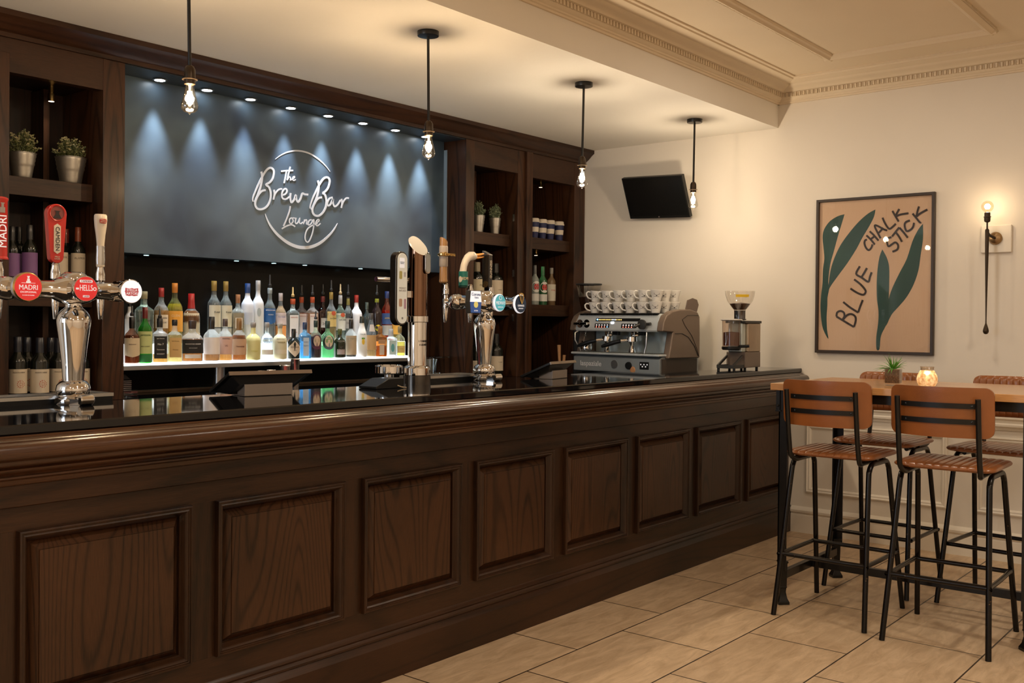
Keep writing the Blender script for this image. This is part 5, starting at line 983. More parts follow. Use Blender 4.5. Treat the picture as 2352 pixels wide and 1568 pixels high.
for s in (.06, .125):
    p = hp(s, .42); k_ = MB()
    k_.lathe([(.030, p.x-.006), (.030, p.x+.004)], (0, p.y, p.z), ax='X', seg=20).lathe([(.010, p.x-.040), (.012, p.x-.008)], (0, p.y, p.z), ax='X', seg=14).box(p.x-.045, p.x-.030, p.y-.030, p.y+.030, p.z-.008, p.z+.008)
    k_.build('steam_knob', chrome, em)
p = hp(.655, .40); k_ = MB()
k_.lathe([(.012, p.x-.05), (.034, p.x-.045), (.034, p.x-.030), (.014, p.x-.020), (.012, p.x)], (0, p.y, p.z), ax='X', seg=20).tube([(p.x-.02, p.y, p.z), (p.x-.02, p.y-.06, p.z+.004)], .011, 10).tube([(p.x-.045, p.y+.01, p.z), (p.x-.075, p.y+.045, p.z-.02)], .010, 10)
k_.build('steam_tap', darkgrey, em)
# group heads, portafilters lying on the tray, wands
for s in (.27, .505):
    MB().lathe([(.030, .300), (.036, .305), (.036, .325), (.042, .338)], (.085, mw-s, 0), seg=24).build('group_head', chrome, em)
    MB().box(.07, .10, mw-s-.085, mw-s-.03, .308, .334).build('group_lock', blackplastic, em, bev=.004)
def pfilter(s):
    y = mw-s
    MB().lathe([(.030, .262), (.036, .266), (.036, .298), (.033, .300), (.030, .296), (0, .285)], (.05, y, 0), seg=28, close=False).build('portafilter_basket', chrome, em)
    MB().lathe([(.024, .190), (.020, .215), (.014, .235), (.024, .262)], (.05, y, 0), seg=20).build('portafilter_spout', chrome, em)
    h_ = MB().tube([(.03, y+.03, .275), (.0, y+.06, .268)], .012, 14, radii=[.011, .014]).build('handle_ferrule', chrome, em)
    MB().tube([(.0, y+.06, .268), (-.02, y+.10, .258), (-.04, y+.16, .238), (-.05, y+.19, .228)], .015, 14, radii=[.013, .016, .0155, .010]).build('portafilter_handle', blackplastic, em, smooth=60)
pfilter(.275); pfilter(.50)
MB().tube([(.02, mw-.655, .345), (.01, mw-.66, .30), (.012, mw-.655, .24), (.005, mw-.645, .19)], .0055, 10).build('steam_wand', steel, em)
MB().tube([(.02, mw-.045, .345), (-.01, mw-.02, .32), (-.015, mw-.025, .27), (.02, mw-.05, .19)], .0055, 10).build('steam_wand', steel, em)
MB().tube([(.02, mw-.10, .34), (.0, mw-.105, .31), (.015, mw-.10, .30)], .006, 10).build('hot_water_pipe', chrome, em)
jg = MB().lathe([(.030, .188), (.040, .20), (.042, .225), (.034, .25), (.036, .262), (.033, .262), (.030, .25), (0, .20)], (.075, mw-.055, 0), seg=24, close=False).build('milk_jug', chrome, em)
MB().lathe([(.020, .204), (.026, .204), (.026, .212), (.020, .212)], (0, 0, 0), ax='X', seg=6).build('x', steel, em) if 0 else None
MB().lathe([(0, .2065), (.017, .2065), (.021, .209), (.021, .211)], (0, .085, .265), ax='X', seg=6, close=False).lathe([(0, .2065), (.009, .2065), (.009, .211)], (0, .045, .262), ax='X', seg=12, close=False).build('pressure_dial', chrome, em)
lt_ = pbr('raised_letter_white', (.78, .78, .78), .35, var=0)
text('laspaziale', .052, lt_, em, (-.0008, mw-.165, .103), u=(0, -1, 0), v=(0, 0, 1), bold=.0008, sx=1.05)
MB().lathe([(.0, -.002), (.030, -.002), (.030, .004)], (0, mw-.385, .105), ax='X', seg=28, close=False).build('round_emblem', steel, em)
MB().lathe([(.0, -.012), (.024, -.012), (.027, -.004), (.027, .004)], (0, mw-.515, .100), ax='X', seg=24, close=False).build('power_knob', blackplastic, em)
kp = MB().box(-.002, .002, mw-.690, mw-.610, .078, .130).build('side_keypad', blackplastic, em, bev=.002)
for k in range(5): MB().lathe([(0, -.004), (.005, -.004), (.005, 0)], (0, mw-.623-.0135*k, .112 if k % 2 == 0 else .098), ax='X', seg=10, close=False).build('button', palewhite, kp)
MB().lathe([(.0, -.006), (.018, -.005), (.024, 0), (.024, .004)], (0, mw-.550, .072), ax='X', seg=20, close=False).build('wooden_plug', pbr('tan_wood', (.45, .22, .10), .5), em)
for yy_ in (.05, mw-.05): MB().lathe([(.02, .0005), (.022, .05)], (.10, yy_, 0), seg=16).lathe([(.02, .0005), (.022, .05)], (.38, yy_, 0), seg=16).build('foot', blackplastic, em)
em.location = (mo_.x, mo_.y, mo_.z); em.rotation_euler = (0, 0, -math.radians(7))
Mem = Matrix.Translation(mo_) @ Matrix.Rotation(-math.radians(7), 4, 'Z')
# coffee cups
stag = [(.0014, [(-.016, .012), (-.013, .004), (-.006, -.001), (0, -.003)]), (.0014, [(.016, .012), (.013, .004), (.006, -.001), (0, -.003)]), (.0012, [(-.0125, .004), (-.019, .003)]), (.0012, [(.0125, .004), (.019, .003)]), (.006, [(0, -.002), (0, -.008)])]
def make_cup():
    t = thing('coffee_cup', 'c', 'cup', (0, 0, 0)); pf = [(0, .001), (.024, .001), (.025, .004), (.0275, .02), (.0335, .045), (.0405, .072), (.0395, .073), (.037, .068), (.031, .043), (.025, .018), (.0, .008)]
    MB().lathe(pf, seg=36, close=False).build('body', white, t, smooth=50)
    MB().tube([(0, .0375, .062), (0, .052, .064), (0, .062, .054), (0, .060, .038), (0, .048, .022), (0, .0275, .016)], .0035, 8, flat=1.4).build('handle', white, t, smooth=60)
    def c(a, b):
        z = .042+b; r = .0275+(z-.02)*.26+.0006; th = a/r; return Vector((-r*math.cos(th), -r*math.sin(th), z))
    mb = MB()
    for st in stag: 
        r_ = ribbon([st], c, .001, .0001, (-1, 0, 0)); mb.add(r_.v, r_.f)
    for k in range(9): mb.add([c(-.016+k*.0036, -.013), c(-.0135+k*.0036, -.013), c(-.0135+k*.0036, -.0105), c(-.016+k*.0036, -.0105)], [(0, 1, 2, 3)])
    mb.build('stag_print', ink, t, smooth=0)
    return t
proto = make_cup(); used = False
def cup(s, d, z, rot, lab_, tilt=0.0, roll_=0.0):
    global used
    p = Mem @ Vector((d, mw-s, z))
    o = proto if not used else dup(proto, p)
    used = True; o.location = p; o['label'] = lab_; o['group'] = 'stag print cups stacked on the espresso machine'; o.rotation_euler = (-roll_, tilt, -math.radians(7)+rot)
proto.scale = (1.18, 1.18, 1.08); zt0 = .4630; names = ['first', 'second', 'third', 'fourth', 'fifth', 'sixth', 'seventh']
for k, s in enumerate((.135, .245, .355, .465, .575, .685)):
    cup(s, .075, zt0, random.uniform(.45, .75), 'white stag print cup, bottom layer front row, %s from the left' % names[k])
    cup(s+.002, .077, zt0+.080, random.uniform(.4, .8), 'white stag print cup, top layer front row, %s from the left' % names[k], random.uniform(-.02, .0), random.uniform(-.13, -.05))
for k, s in enumerate((.13, .24, .35, .46, .57, .68)):
    cup(s, .178, zt0, random.uniform(.4, .8), 'white stag print cup, bottom layer middle row, %s from the left' % names[k])
    cup(s, .180, zt0+.080, random.uniform(.4, .8), 'white stag print cup, top layer middle row, %s from the left' % names[k])
for k, s in enumerate((.24, .35, .46, .57, .68)):
    cup(s, .281, zt0, random.uniform(.4, .8), 'white stag print cup, bottom layer back row, %s from the left' % names[k])
    if k > 1: cup(s, .283, zt0+.080, random.uniform(.4, .8), 'white stag print cup, top layer back row, %s from the left' % names[k])
# tall grinder behind, left of the machine
beans = pbr('coffee_beans', (.055, .022, .010), .4, var=.6, vs=160, bump=1)
gx, gy = -.50, 1.56
gx = at(1352, 700, 'Y', gy).x; sG = ppm((gx, gy, 1.5)); zr_ = at(1352, 655, 'Y', gy).z; zb_ = at(1352, 716, 'Y', gy).z
t = thing('coffee_grinder', 'coffee grinder with tall smoked hopper half full of beans behind the espresso machine', 'grinder', (gx, gy, ZB))
RG = 29.5/sG
MB().lathe([(RG*.42, zb_-.06), (RG*.50, zb_-.02), (RG*.98, zr_)], (gx, gy, 0), seg=36, close=False).build('hopper', glass('smoked_glass', (.80, .78, .75), .5), t)
MB().lathe([(RG*.40, zb_-.058), (RG*.48, zb_-.02), (RG*.78, zb_+(zr_-zb_)*.55), (0, zb_+(zr_-zb_)*.60)], (gx, gy, 0), seg=30).build('beans', beans, t)
MB().lathe([(RG*.98, zr_), (RG*1.03, zr_+.004), (RG*1.02, zr_+.012), (0, zr_+.014)], (gx, gy, 0), seg=36, close=False).build('lid', darkgrey, t)
MB().box(gx-.08, gx+.09, gy-.09, gy+.09, ZB+.0005, zb_-.06).build('body', darkgrey, t, bev=.02)
# small grinder on the bar
gx, gy = -.46, .165
t = grn = thing('coffee_grinder', 'coffee grinder with bowl hopper and yellow sticker at the end of the bar', 'grinder', (gx, gy, 1.1))
z = 1.1; k_ = MB(); 
MB().box(gx-.02, gx+.20, gy-.062, gy+.062, z+.012, z+.10).build('motor_base', taupe, t, bev=.004)
MB().box(gx+.02, gx+.20, gy-.062, gy+.062, z+.10, z+.262).build('body', pbr('brushed_side', (.45, .36, .27), .3, .9, var=.12, vs=25), t, bev=.006)
MB().box(gx-.035, gx+.02, gy-.045, gy+.045, z+.10, z+.262).build('front_column', mirror, t, bev=.006)
MB().box(gx-.03, gx+.205, gy-.066, gy+.066, z+.262, z+.276).build('top_plate', darkgrey, t, bev=.003)
dm = MB(); dm.lathe([(.052, z+.13), (.055, z+.275)], (gx-.085, gy, 0), seg=32, close=False).build('doser', glass('doser_glass', (.86, .78, .72), .2, gain=1.0), t)
MB().lathe([(.046, z+.136), (.047, z+.21), (0, z+.215)], (gx-.085, gy, 0), seg=28).build('grounds', pbr('coffee_grounds', (.10, .035, .018), .8, var=.3, vs=90), t)
MB().lathe([(.056, z+.275), (.066, z+.279), (.062, z+.285), (0, z+.287)], (gx-.085, gy, 0), seg=32).build('doser_lid', pbr('pale_lid', (.50, .47, .44), .35), t)
MB().lathe([(.05, z+.112), (.056, z+.118), (.056, z+.13), (.03, z+.131)], (gx-.085, gy, 0), seg=28).build('doser_base', blackplastic, t)
MB().tube([(gx-.07, gy-.03, z+.132), (gx-.05, gy-.10, z+.135)], .008, 12).build('dosing_lever', blackplastic, t)
MB().box(gx-.16, gx-.02, gy-.055, gy-.049, z+.012, z+.03).box(gx-.16, gx-.02, gy+.049, gy+.055, z+.012, z+.03).box(gx-.166, gx-.158, gy-.055, gy+.055, z+.012, z+.03).box(gx-.16, gx-.02, gy-.05, gy+.05, z+.010, z+.016).build('drip_fork', darkgrey, t, smooth=0)
MB().prism([(0, 0), (.13, .055), (.13, .07), (0, .016)], (gx-.165, gy-.052, z+.014), (1, 0, 0), (0, 0, 1), (0, .008, 0)).prism([(0, 0), (.13, .055), (.13, .07), (0, .016)], (gx-.165, gy+.046, z+.014), (1, 0, 0), (0, 0, 1), (0, .008, 0)).build('fork_arm', darkgrey, t, smooth=0)
MB().lathe([(.028, z+.278), (.040, z+.282), (.040, z+.286), (.034, z+.288), (.034, z+.330), (.036, z+.334)], (gx+.03, gy, 0), seg=28).build('hopper_neck', pbr('dark_chrome2', (.16, .16, .17), .12, .9, var=.1), t)
hp_ = [(.034, z+.334), (.044, z+.345), (.058, z+.362), (.076, z+.388), (.086, z+.418), (.090, z+.445)]
MB().lathe(hp_, (gx+.03, gy, 0), seg=40, close=False).build('bowl_hopper', glass('hopper_glass', (.97, .95, .92), .3, gain=1.0), t, smooth=60)
MB().lathe([(.033, z+.338), (.042, z+.346), (.0555, z+.364), (.061, z+.372), (0, z+.380)], (gx+.03, gy, 0), seg=30).build('beans', beans, t)
yl = MB(Matrix.Translation((gx+.03, gy, 0))); vs = []
for i in range(7):
    a = math.radians(-232+i*9); vs += [(.0842*math.cos(a), .0842*math.sin(a), z+.408), (.0885*math.cos(a), .0885*math.sin(a), z+.423)]
MB(Matrix.Translation((gx+.03, gy, 0)) @ Matrix.Rotation(math.radians(60), 4, 'Z')).add(vs, [(2*i, 2*i+2, 2*i+3, 2*i+1) for i in range(6)]).build('yellow_sticker', pbr('sticker_yellow', (.85, .55, .03), .5), t)
for sx_ in (-.15, .0, .17):
    for sy_ in (-.05, .05): MB().lathe([(.008, z+.0003), (.008, z+.013)], (gx+sx_, gy+sy_, 0), seg=10).build('foot', blackplastic, t)
for o_ in [grn]: o_.location = (-.535, .150, 1.1); o_.scale = (1.0, 1.08, 1.14)
# jar of brushes
p = at(1291, 833, 'Y', 1.55); z1 = p.z
t = thing('brush_jar', 'steel jar of wooden cleaning brushes on the counter under the right shelves', 'jar', (p.x, 1.55, ZB))
MB().lathe([(.028, ZB+.0005), (.029, z1-.02), (.031, z1-.018), (.031, z1-.006), (.029, z1), (.027, z1), (.026, ZB+.006), (0, ZB+.006)], (p.x, 1.55, 0), seg=24, close=False).build('jar', steel, t)
wd_ = pbr('beech', (.42, .22, .10), .5, var=.1)
a = at(1284, 792, 'Y', 1.55); MB().tube([(p.x-.008, 1.55, ZB+.02), (a.x+.006, 1.55, z1+.02), a], .01, 12, radii=[.008, .010, .014]).build('brush', wd_, t)
a = at(1296, 815, 'Y', 1.55); MB().tube([(p.x+.006, 1.55, ZB+.02), a], .01, 12, radii=[.010, .013]).build('brush', wd_, t)
# ================================================================== pendants
def bulb_part(t, x, y, ztop, amber, h=.108, r=.031):
    pf = [(.013, ztop), (.0135, ztop-.006), (.018, ztop-.030), (.026, ztop-.062), (r*.99, ztop-.080), (r, ztop-.086), (r*.93, ztop-.096), (r*.6, ztop-.106), (.006, ztop-h), (.002, ztop-h-.006), (0, ztop-h-.007)]
    MB().lathe(pf, (x, y, 0), seg=32, close=False).build('bulb', glass('bulb_glass_%s' % amber, (1, .90, .74) if amber else (.97, .97, .95), .35), t, smooth=60)
    fm = pbr('filament_%s' % amber, (1, 1, 1), .4, emit=(1, .84, .60) if amber else (1, .95, .86), es=45, var=0)
    m = MB()
    for k in range(6):
        a = 2*PI*k/6; m.tube([(x+.0075*math.cos(a), y+.0075*math.sin(a), ztop-.030), (x+.010*math.cos(a), y+.010*math.sin(a), ztop-.075)], .0018, 6)
    m.build('filament', fm, t, smooth=0)
    MB().lathe([(.003, ztop-.085), (.0055, ztop-.082), (.005, ztop-.076), (.003, ztop-.03), (.005, ztop-.002)], (x, y, 0), seg=12).build('stem', pbr('stem_glow', (1, .9, .75), .3, emit=(1, .85, .6), es=2, var=0), t)
    light('POINT', 'bulb_lamp', (x, y, ztop-.056), 26 if amber else 25, WARM, .022)
for i, (x, nm) in enumerate(((-4.372, 'nearest the left shelves'), (-3.112, 'in front of the right end of the sign'), (-1.862, 'in front of the right shelves'), (-.600, 'nearest the end wall'))):
    y = .44; t = thing('pendant_lamp', 'bare filament bulb on a black rod, '+nm, 'pendant lamp', (x, y, ZS), 'pendant lamps over the bar')
    MB().lathe([(.030, ZS-.024), (.049, ZS-.022), (.050, ZS-.018), (.050, ZS-.001)], (x, y, 0), seg=36).build('ceiling_rose', blackmetal, t)
    MB().tube([(x, y, ZS-.02), (x+.008*(1 if i < 2 else -1), y, 2.315)], .0065, 10).build('rod', blackmetal, t)
    xb = x+.009*(1 if i < 2 else -1)
    MB().lathe([(.006, 2.322), (.014, 2.318), (.0195, 2.306), (.0205, 2.285), (.0205, 2.272)], (xb, y, 0), seg=24).build('lamp_holder', bronze, t)
    MB().lathe([(.0205, 2.273), (.028, 2.272), (.028, 2.269), (.0205, 2.268), (.0195, 2.252), (.014, 2.250)], (xb, y, 0), seg=28).build('shade_ring', bronze, t)
    bulb_part(t, xb, y, 2.256, i < 2)
# ================================================================== wall sconce
t = thing('wall_lamp', 'slim bronze drop shaped wall lamp with one round bulb on the end wall', 'wall lamp', (0, -1.262, 1.91))
MB().box(-.022, -.0005, -1.348, -1.178, 1.83, 1.995).build('wall_plate', mTrim, t, bev=.006)
MB().lathe([(.036, -.0225), (.038, -.030), (.030, -.042), (.012, -.048)], (0, -1.262, 1.915), ax='X', seg=28).build('boss', brass if 0 else pbr('antique_brass', (.30, .19, .09), .3, .9, var=.15), t)
MB().tube([(-.045, -1.262, 1.915), (-.10, -1.245, 1.93), (-.118, -1.239, 1.945)], .008, 12).build('arm', bronze, t)
sx, sy_ = -.12, -1.238
MB().lathe([(.0, 1.345), (.010, 1.348), (.016, 1.358), (.0165, 1.368), (.012, 1.385), (.004, 1.41), (.0035, 1.43), (.005, 1.55), (.0085, 1.75), (.0105, 1.86), (.0115, 1.955), (.010, 1.962), (.005, 1.966), (.0045, 2.005)], (sx, sy_, 0), seg=20, close=False).build('drop_rod', bronze, t, smooth=60)
MB().lathe([(.008, 2.003), (.016, 2.008), (.0175, 2.018), (.0175, 2.032), (.021, 2.034), (.021, 2.037), (.0165, 2.038), (.0165, 2.060)], (sx, sy_, 0), seg=24).build('lamp_holder', bronze, t)
zc_ = 2.096; R_ = .034
MB().lathe([(.012, 2.060)]+[(R_*math.sin(a), zc_-R_*math.cos(a)) for a in [.42+.27*i for i in range(10)]]+[(0, zc_+R_)], (sx, sy_, 0), seg=32, close=False).build('bulb', glass('globe_bulb', (1, .93, .80), .35), t, smooth=60)
m = MB()
for k in range(6):
    a = 2*PI*k/6; m.tube([(sx+.006*math.cos(a), sy_+.006*math.sin(a), zc_-.014), (sx+.009*math.cos(a), sy_+.009*math.sin(a), zc_+.014)], .002, 6)
m.build('filament', pbr('filament_sconce', (1, 1, 1), .4, emit=(1, .82, .55), es=40, var=0), t, smooth=0)
light('POINT', 'bulb_lamp', (sx, sy_, zc_), 1.2, WARM, .02)
# ================================================================== television
t = thing('television', 'small black television tilted forward high on the end wall', 'television', (-.164, .997, 2.303))
tyaw, ttilt, troll = .07, .442, -.046
n_ = Vector((-math.cos(tyaw)*math.cos(ttilt), math.sin(tyaw)*math.cos(ttilt), -math.sin(ttilt))); r_ = -n_.cross(Vector((0, 0, 1))).normalized(); u_ = n_.cross(r_)
if u_.z < 0: u_ = -u_
r2 = math.cos(troll)*r_+math.sin(troll)*u_; u2 = -math.sin(troll)*r_+math.cos(troll)*u_
O_ = Vector((-.164, .997, 2.303)); w_, h_ = .52, .3146
MB().prism([(-w_/2, -h_/2), (w_/2, -h_/2), (w_/2, h_/2), (-w_/2, h_/2)], O_, r2, u2, -n_*.035).build('casing', blackplastic, t, smooth=0, bev=.003)
MB().prism([(-w_/2+.012, -h_/2+.022), (w_/2-.012, -h_/2+.022), (w_/2-.012, h_/2-.012), (-w_/2+.012, h_/2-.012)], O_+n_*.0005, r2, u2, n_*.0006).build('screen', pbr('screen_glass', (.006, .006, .006), .22, var=0, spec=.8), t, smooth=0)
text('LG', .009, flat('print_pale', (.5, .4, .4)), t, O_+n_*.0004-u2*(h_/2-.011)-r2*.0, u=r2, v=u2)
MB().tube([O_-n_*.035, (-.02, .99, 2.33)], .018, 12).box(-.02, -.001, .93, 1.05, 2.28, 2.39).build('wall_bracket', blackmetal, t)
# ================================================================== framed picture
t = thing('framed_picture', 'large framed painting of dark green leaves with brushed lettering on the end wall', 'picture', (0, -.535, 1.713))
yl_, yr_, zt_, zb_ = -.1582, -.9126, 2.2185, 1.2086; fwid = .0185
vs = []
for d, i in ((-.001, 0), (-.030, 0), (-.032, .002), (-.032, fwid-.002), (-.028, fwid), (-.012, fwid)): vs += [(d, yl_-i, zb_+i), (d, yr_+i, zb_+i), (d, yr_+i, zt_-i), (d, yl_-i, zt_-i)]
MB().add(vs, [(4*a+j, 4*a+(j+1) % 4, 4*a+4+(j+1) % 4, 4*a+4+j) for a in range(5) for j in range(4)]+[(3, 2, 1, 0)]).build('frame', pbr('dark_frame', (.035, .022, .014), .4, var=.1), t, smooth=0)
cv = wood('painted_plywood', (.50, .325, .205), (.61, .425, .29), 'Z', rough=.6, coat=.0, rings=4, fine=.3)
sh = MB().box(-.014, -.010, yr_+fwid, yl_-fwid, zb_+fwid, zt_-fwid).build('painting', cv, t, smooth=0)
gp = pbr('green_paint', (.020, .060, .050), .55, var=.35, vs=5)
PX = -.0145
def pc(a, b_): q = at(1860+a/3.733, 420+b_/3.733, 'X', -.0145); return (q.y, q.z)
leaves = [[(298, 268), (240, 285), (170, 330), (122, 400), (110, 470), (118, 560), (125, 650), (113, 740), (109, 860), (97, 960), (92, 1080), (105, 1220), (135, 1300), (160, 1335), (148, 1260), (144, 1150), (150, 1050), (152, 980), (165, 910), (158, 850), (175, 700), (205, 590), (240, 460), (275, 345)],
          [(563, 228), (500, 262), (420, 332), (340, 425), (265, 530), (212, 640), (180, 740), (163, 845), (152, 960), (170, 900), (230, 812), (320, 690), (400, 565), (450, 470), (510, 370), (550, 290)],
          [(622, 570), (600, 625), (585, 705), (576, 800), (573, 900), (576, 1000), (589, 1100), (586, 1200), (570, 1320), (572, 1424), (597, 1424), (606, 1330), (622, 1280), (650, 1225), (668, 1130), (676, 1000), (681, 850), (680, 720), (660, 640)],
          [(970, 350), (930, 400), (880, 500), (832, 650), (770, 770), (712, 890), (678, 990), (664, 1110), (652, 1226), (700, 1130), (760, 1062), (830, 978), (890, 870), (932, 745), (950, 620), (970, 480)]]
m = MB()
for i, l in enumerate(leaves):
    pts = smooth_line(l+[l[0]], 3)[:-1]; P3 = [Vector((PX-.0002*i, *pc(*p))) for p in pts]; k = len(P3)
    m.add(P3+[p+Vector((.001, 0, 0)) for p in P3], [(j, (j+1) % k, k+(j+1) % k, k+j) for j in range(k)]+[tuple(range(k))])
m.build('painted_leaves', gp, sh, smooth=0)
def ca(a, b_): return at(1970+a/11.2, 460+b_/11.2, 'X', -.0155)
def cb(a, b_): return at(1900+a/8.714, 590+b_/8.714, 'X', -.0155)
bl = pbr('brushed_black', (.028, .018, .014), .6, var=.1)
ribbon([[(240, 1010), (190, 1030), (175, 1110), (215, 1220), (285, 1280), (350, 1220), (380, 1130)], [(225, 900), (330, 1000), (440, 1135)], [(308, 795), (410, 890), (535, 1035)], [(335, 1000), (430, 925)], [(590, 975), (540, 880), (450, 700), (450, 640), (540, 670), (660, 740), (760, 775)], [(545, 835), (660, 705)], [(640, 445), (710, 600), (810, 730), (900, 680), (980, 600)], [(895, 270), (950, 370), (1055, 545)], [(1070, 220), (1000, 350), (970, 420)], [(970, 420), (1100, 365), (1310, 330)],
        [(870, 945), (780, 975), (750, 1030), (790, 1180), (880, 1130), (970, 1080), (1040, 1150), (1020, 1260), (895, 1320)], [(885, 930), (970, 820), (1070, 695)], [(990, 830), (1070, 940), (1140, 1065)], [(1075, 700), (1180, 820), (1290, 960)], [(1345, 515), (1240, 560), (1210, 650), (1260, 790), (1370, 750), (1430, 670), (1450, 575)], [(1415, 340), (1500, 440), (1600, 565), (1630, 560)], [(1580, 155), (1540, 280), (1515, 420)], [(1520, 410), (1620, 330), (1795, 235)]], ca, 50, .0008, (-1, 0, 0)).build('lettering', bl, sh, smooth=0)
ribbon([[(185, 1190), (350, 1290), (535, 1400)], [(185, 1190), (200, 1110), (265, 1080), (330, 1110), (345, 1180), (310, 1250)], [(320, 1250), (390, 1170), (480, 1140), (560, 1190), (570, 1280), (535, 1400)], [(320, 900), (460, 1010), (620, 1110)], [(620, 1110), (660, 990), (712, 860)], [(540, 448), (660, 540), (750, 640), (770, 700), (720, 755), (600, 715), (465, 630)], [(655, 185), (580, 335), (690, 410), (820, 495), (855, 400), (890, 305)], [(795, 220), (740, 320), (690, 400)]], cb, 40, .0008, (-1, 0, 0)).build('lettering', bl, sh, smooth=0)
MB().box(-.0205, -.0185, yr_+fwid, yl_-fwid, zb_+fwid, zt_-fwid).build('glazing', glass('picture_glass', (1, 1, 1), .0, .01, gain=.35), t, smooth=0)
# ================================================================== high table, stools
t = thing('high_table', 'high rectangular table with honey wood top and black metal frame', 'table', (-1.39, -1.3, 0))
ty0, ty1, tx0, tx1 = -2.02, -.655, -1.785, -.985
MB().box(tx0, tx1, ty0, ty1, 1.066, 1.1).build('tabletop', honey, t, bev=.003)
MB().box(tx0+.03, tx0+.036, ty0+.03, ty1-.03, 1.022, 1.0655).box(tx1-.036, tx1-.03, ty0+.03, ty1-.03, 1.022, 1.0655).box(tx0+.036, tx1-.036, ty1-.036, ty1-.03, 1.022, 1.0655).box(tx0+.036, tx1-.036, ty0+.03, ty0+.036, 1.022, 1.0655).build('apron', blackmetal, t, smooth=0)
for lx, sx_ in ((tx0+.05, 1), (tx1-.05, -1)):
    for ly, sy_ in ((ty1-.035, -1), (ty0+.175, 1)):
        a, b_ = lx, ly
        m = MB()
        m.box(min(a-.022*sx_, a-.016*sx_), max(a-.022*sx_, a-.016*sx_), min(b_, b_+sy_*.045), max(b_, b_+sy_*.045), .17, 1.066)
        m.box(min(a-.022*sx_, a+.023*sx_), max(a-.022*sx_, a+.023*sx_), min(b_, b_+sy_*.006), max(b_, b_+sy_*.006), .17, 1.066)
        lg = m.build('leg', blackmetal, t, smooth=0)
        MB().box(a-.030, a+.030, b_-.007 if sy_ < 0 else b_-.012, b_+.012 if sy_ < 0 else b_+.007, .965, 1.0655).box(a-.034, a+.034, b_-.014, b_+.014, .960, .967).build('corner_plate', blackmetal, lg, smooth=0)
        MB().lathe([(0, -.0235), (.005, -.022), (.0065, -.018), (.0065, -.012)], (0, b_, .985), ax='X', seg=10).build('bolt', blackmetal, lg) if 0 else MB().lathe([(.0, a-.039), (.004, a-.0375), (.0065, a-.030)], (0, b_+.001, .99), ax='X', seg=12, close=False).build('bolt', blackmetal, lg)
        cx_, cy_ = a, b_+sy_*.018
        MB().lathe([(.030, .215), (.032, .213), (.032, .206), (.027, .204), (.024, .09), (.027, .086), (.022, .080), (.020, .06), (.028, .03), (.040, .012), (.040, .0005)], (cx_, cy_, 0), seg=4, n=[2]*11).build('cast_foot', blackmetal, lg, smooth=20, bev=.002)
MB().box(tx0+.07, tx1-.07, ty1-.068, ty1-.040, .125, .165).box(tx0+.07, tx1-.07, ty0+.18, ty0+.208, .125, .165).box(-1.40, -1.37, ty0+.208, ty1-.068, .125, .165).build('stretcher', blackmetal, t, smooth=0, bev=.002)
# leather
def leather(name, col, axis):
    m, nt, b = nodes(name); L = nt.links; N = nt.nodes.new
    tc = N('ShaderNodeTexCoord'); n = N('ShaderNodeTexNoise'); n.inputs['Scale'].default_value = 7; n.inputs['Detail'].default_value = 5; L.new(tc.outputs['Object'], n.inputs[0])
    mx = N('ShaderNodeMix'); mx.data_type = 'RGBA'; mx.inputs[6].default_value = (*[c*.62 for c in col], 1); mx.inputs[7].default_value = (*[min(1, c*1.3) for c in col], 1); L.new(n.outputs['Fac'], mx.inputs[0])
    L.new(mx.outputs[2], b.inputs['Base Color']); b.inputs['Roughness'].default_value = .30; b.inputs['Coat Weight'].default_value = .2
    v = N('ShaderNodeTexVoronoi'); v.inputs['Scale'].default_value = 260; L.new(tc.outputs['Object'], v.inputs[0])
    bp = N('ShaderNodeBump'); bp.inputs['Strength'].default_value = .18; bp.inputs['Distance'].default_value = .001; L.new(v.outputs['Distance'], bp.inputs['Height']); L.new(bp.outputs[0], b.inputs['Normal'])
    return m
tan = leather('tan_leather', (.27, .094, .028), 'Y'); tanb = leather('tan_leather_back', (.27, .088, .022), 'Y')
def worn():
    m, nt, b = nodes('worn_black_tube'); L = nt.links; N = nt.nodes.new
    tc = N('ShaderNodeTexCoord'); n = N('ShaderNodeTexNoise'); n.inputs['Scale'].default_value = 38; n.inputs['Detail'].default_value = 6; n.inputs['Roughness'].default_value = .8; L.new(tc.outputs['Object'], n.inputs[0])
    cr = N('ShaderNodeValToRGB'); cr.color_ramp.elements[0].position = .62; cr.color_ramp.elements[0].color = (.010, .008, .007, 1); cr.color_ramp.elements[1].position = .70; cr.color_ramp.elements[1].color = (.20, .12, .06, 1)
    L.new(n.outputs['Fac'], cr.inputs[0]); L.new(cr.outputs[0], b.inputs['Base Color']); b.inputs['Metallic'].default_value = .5; b.inputs['Roughness'].default_value = .24; return m
tubem = worn()
def pad(nx, ny, fn):
    """closed cushion from a top/bottom height field"""
    vs = []; fs = []
    for side in (0, 1):
        for j in range(ny+1):
            for i in range(nx+1): vs.append(fn(i/nx, j/ny, side))
    k = (nx+1)*(ny+1)
    for s_ in (0, 1):
        for j in range(ny):
            for i in range(nx):
                a = s_*k+j*(nx+1)+i; fs.append((a, a+1, a+nx+2, a+nx+1) if s_ == 0 else (a, a+nx+1, a+nx+2, a+1))
    edge = [i for i in range(nx+1)]+[j*(nx+1)+nx for j in range(1, ny+1)]+[ny*(nx+1)+i for i in range(nx-1, -1, -1)]+[j*(nx+1) for j in range(ny-1, 0, -1)]
    e = len(edge)
    for q in range(e): fs.append((edge[q], edge[(q+1) % e], edge[(q+1) % e]+k, edge[q]+k))
    return MB().add(vs, fs)
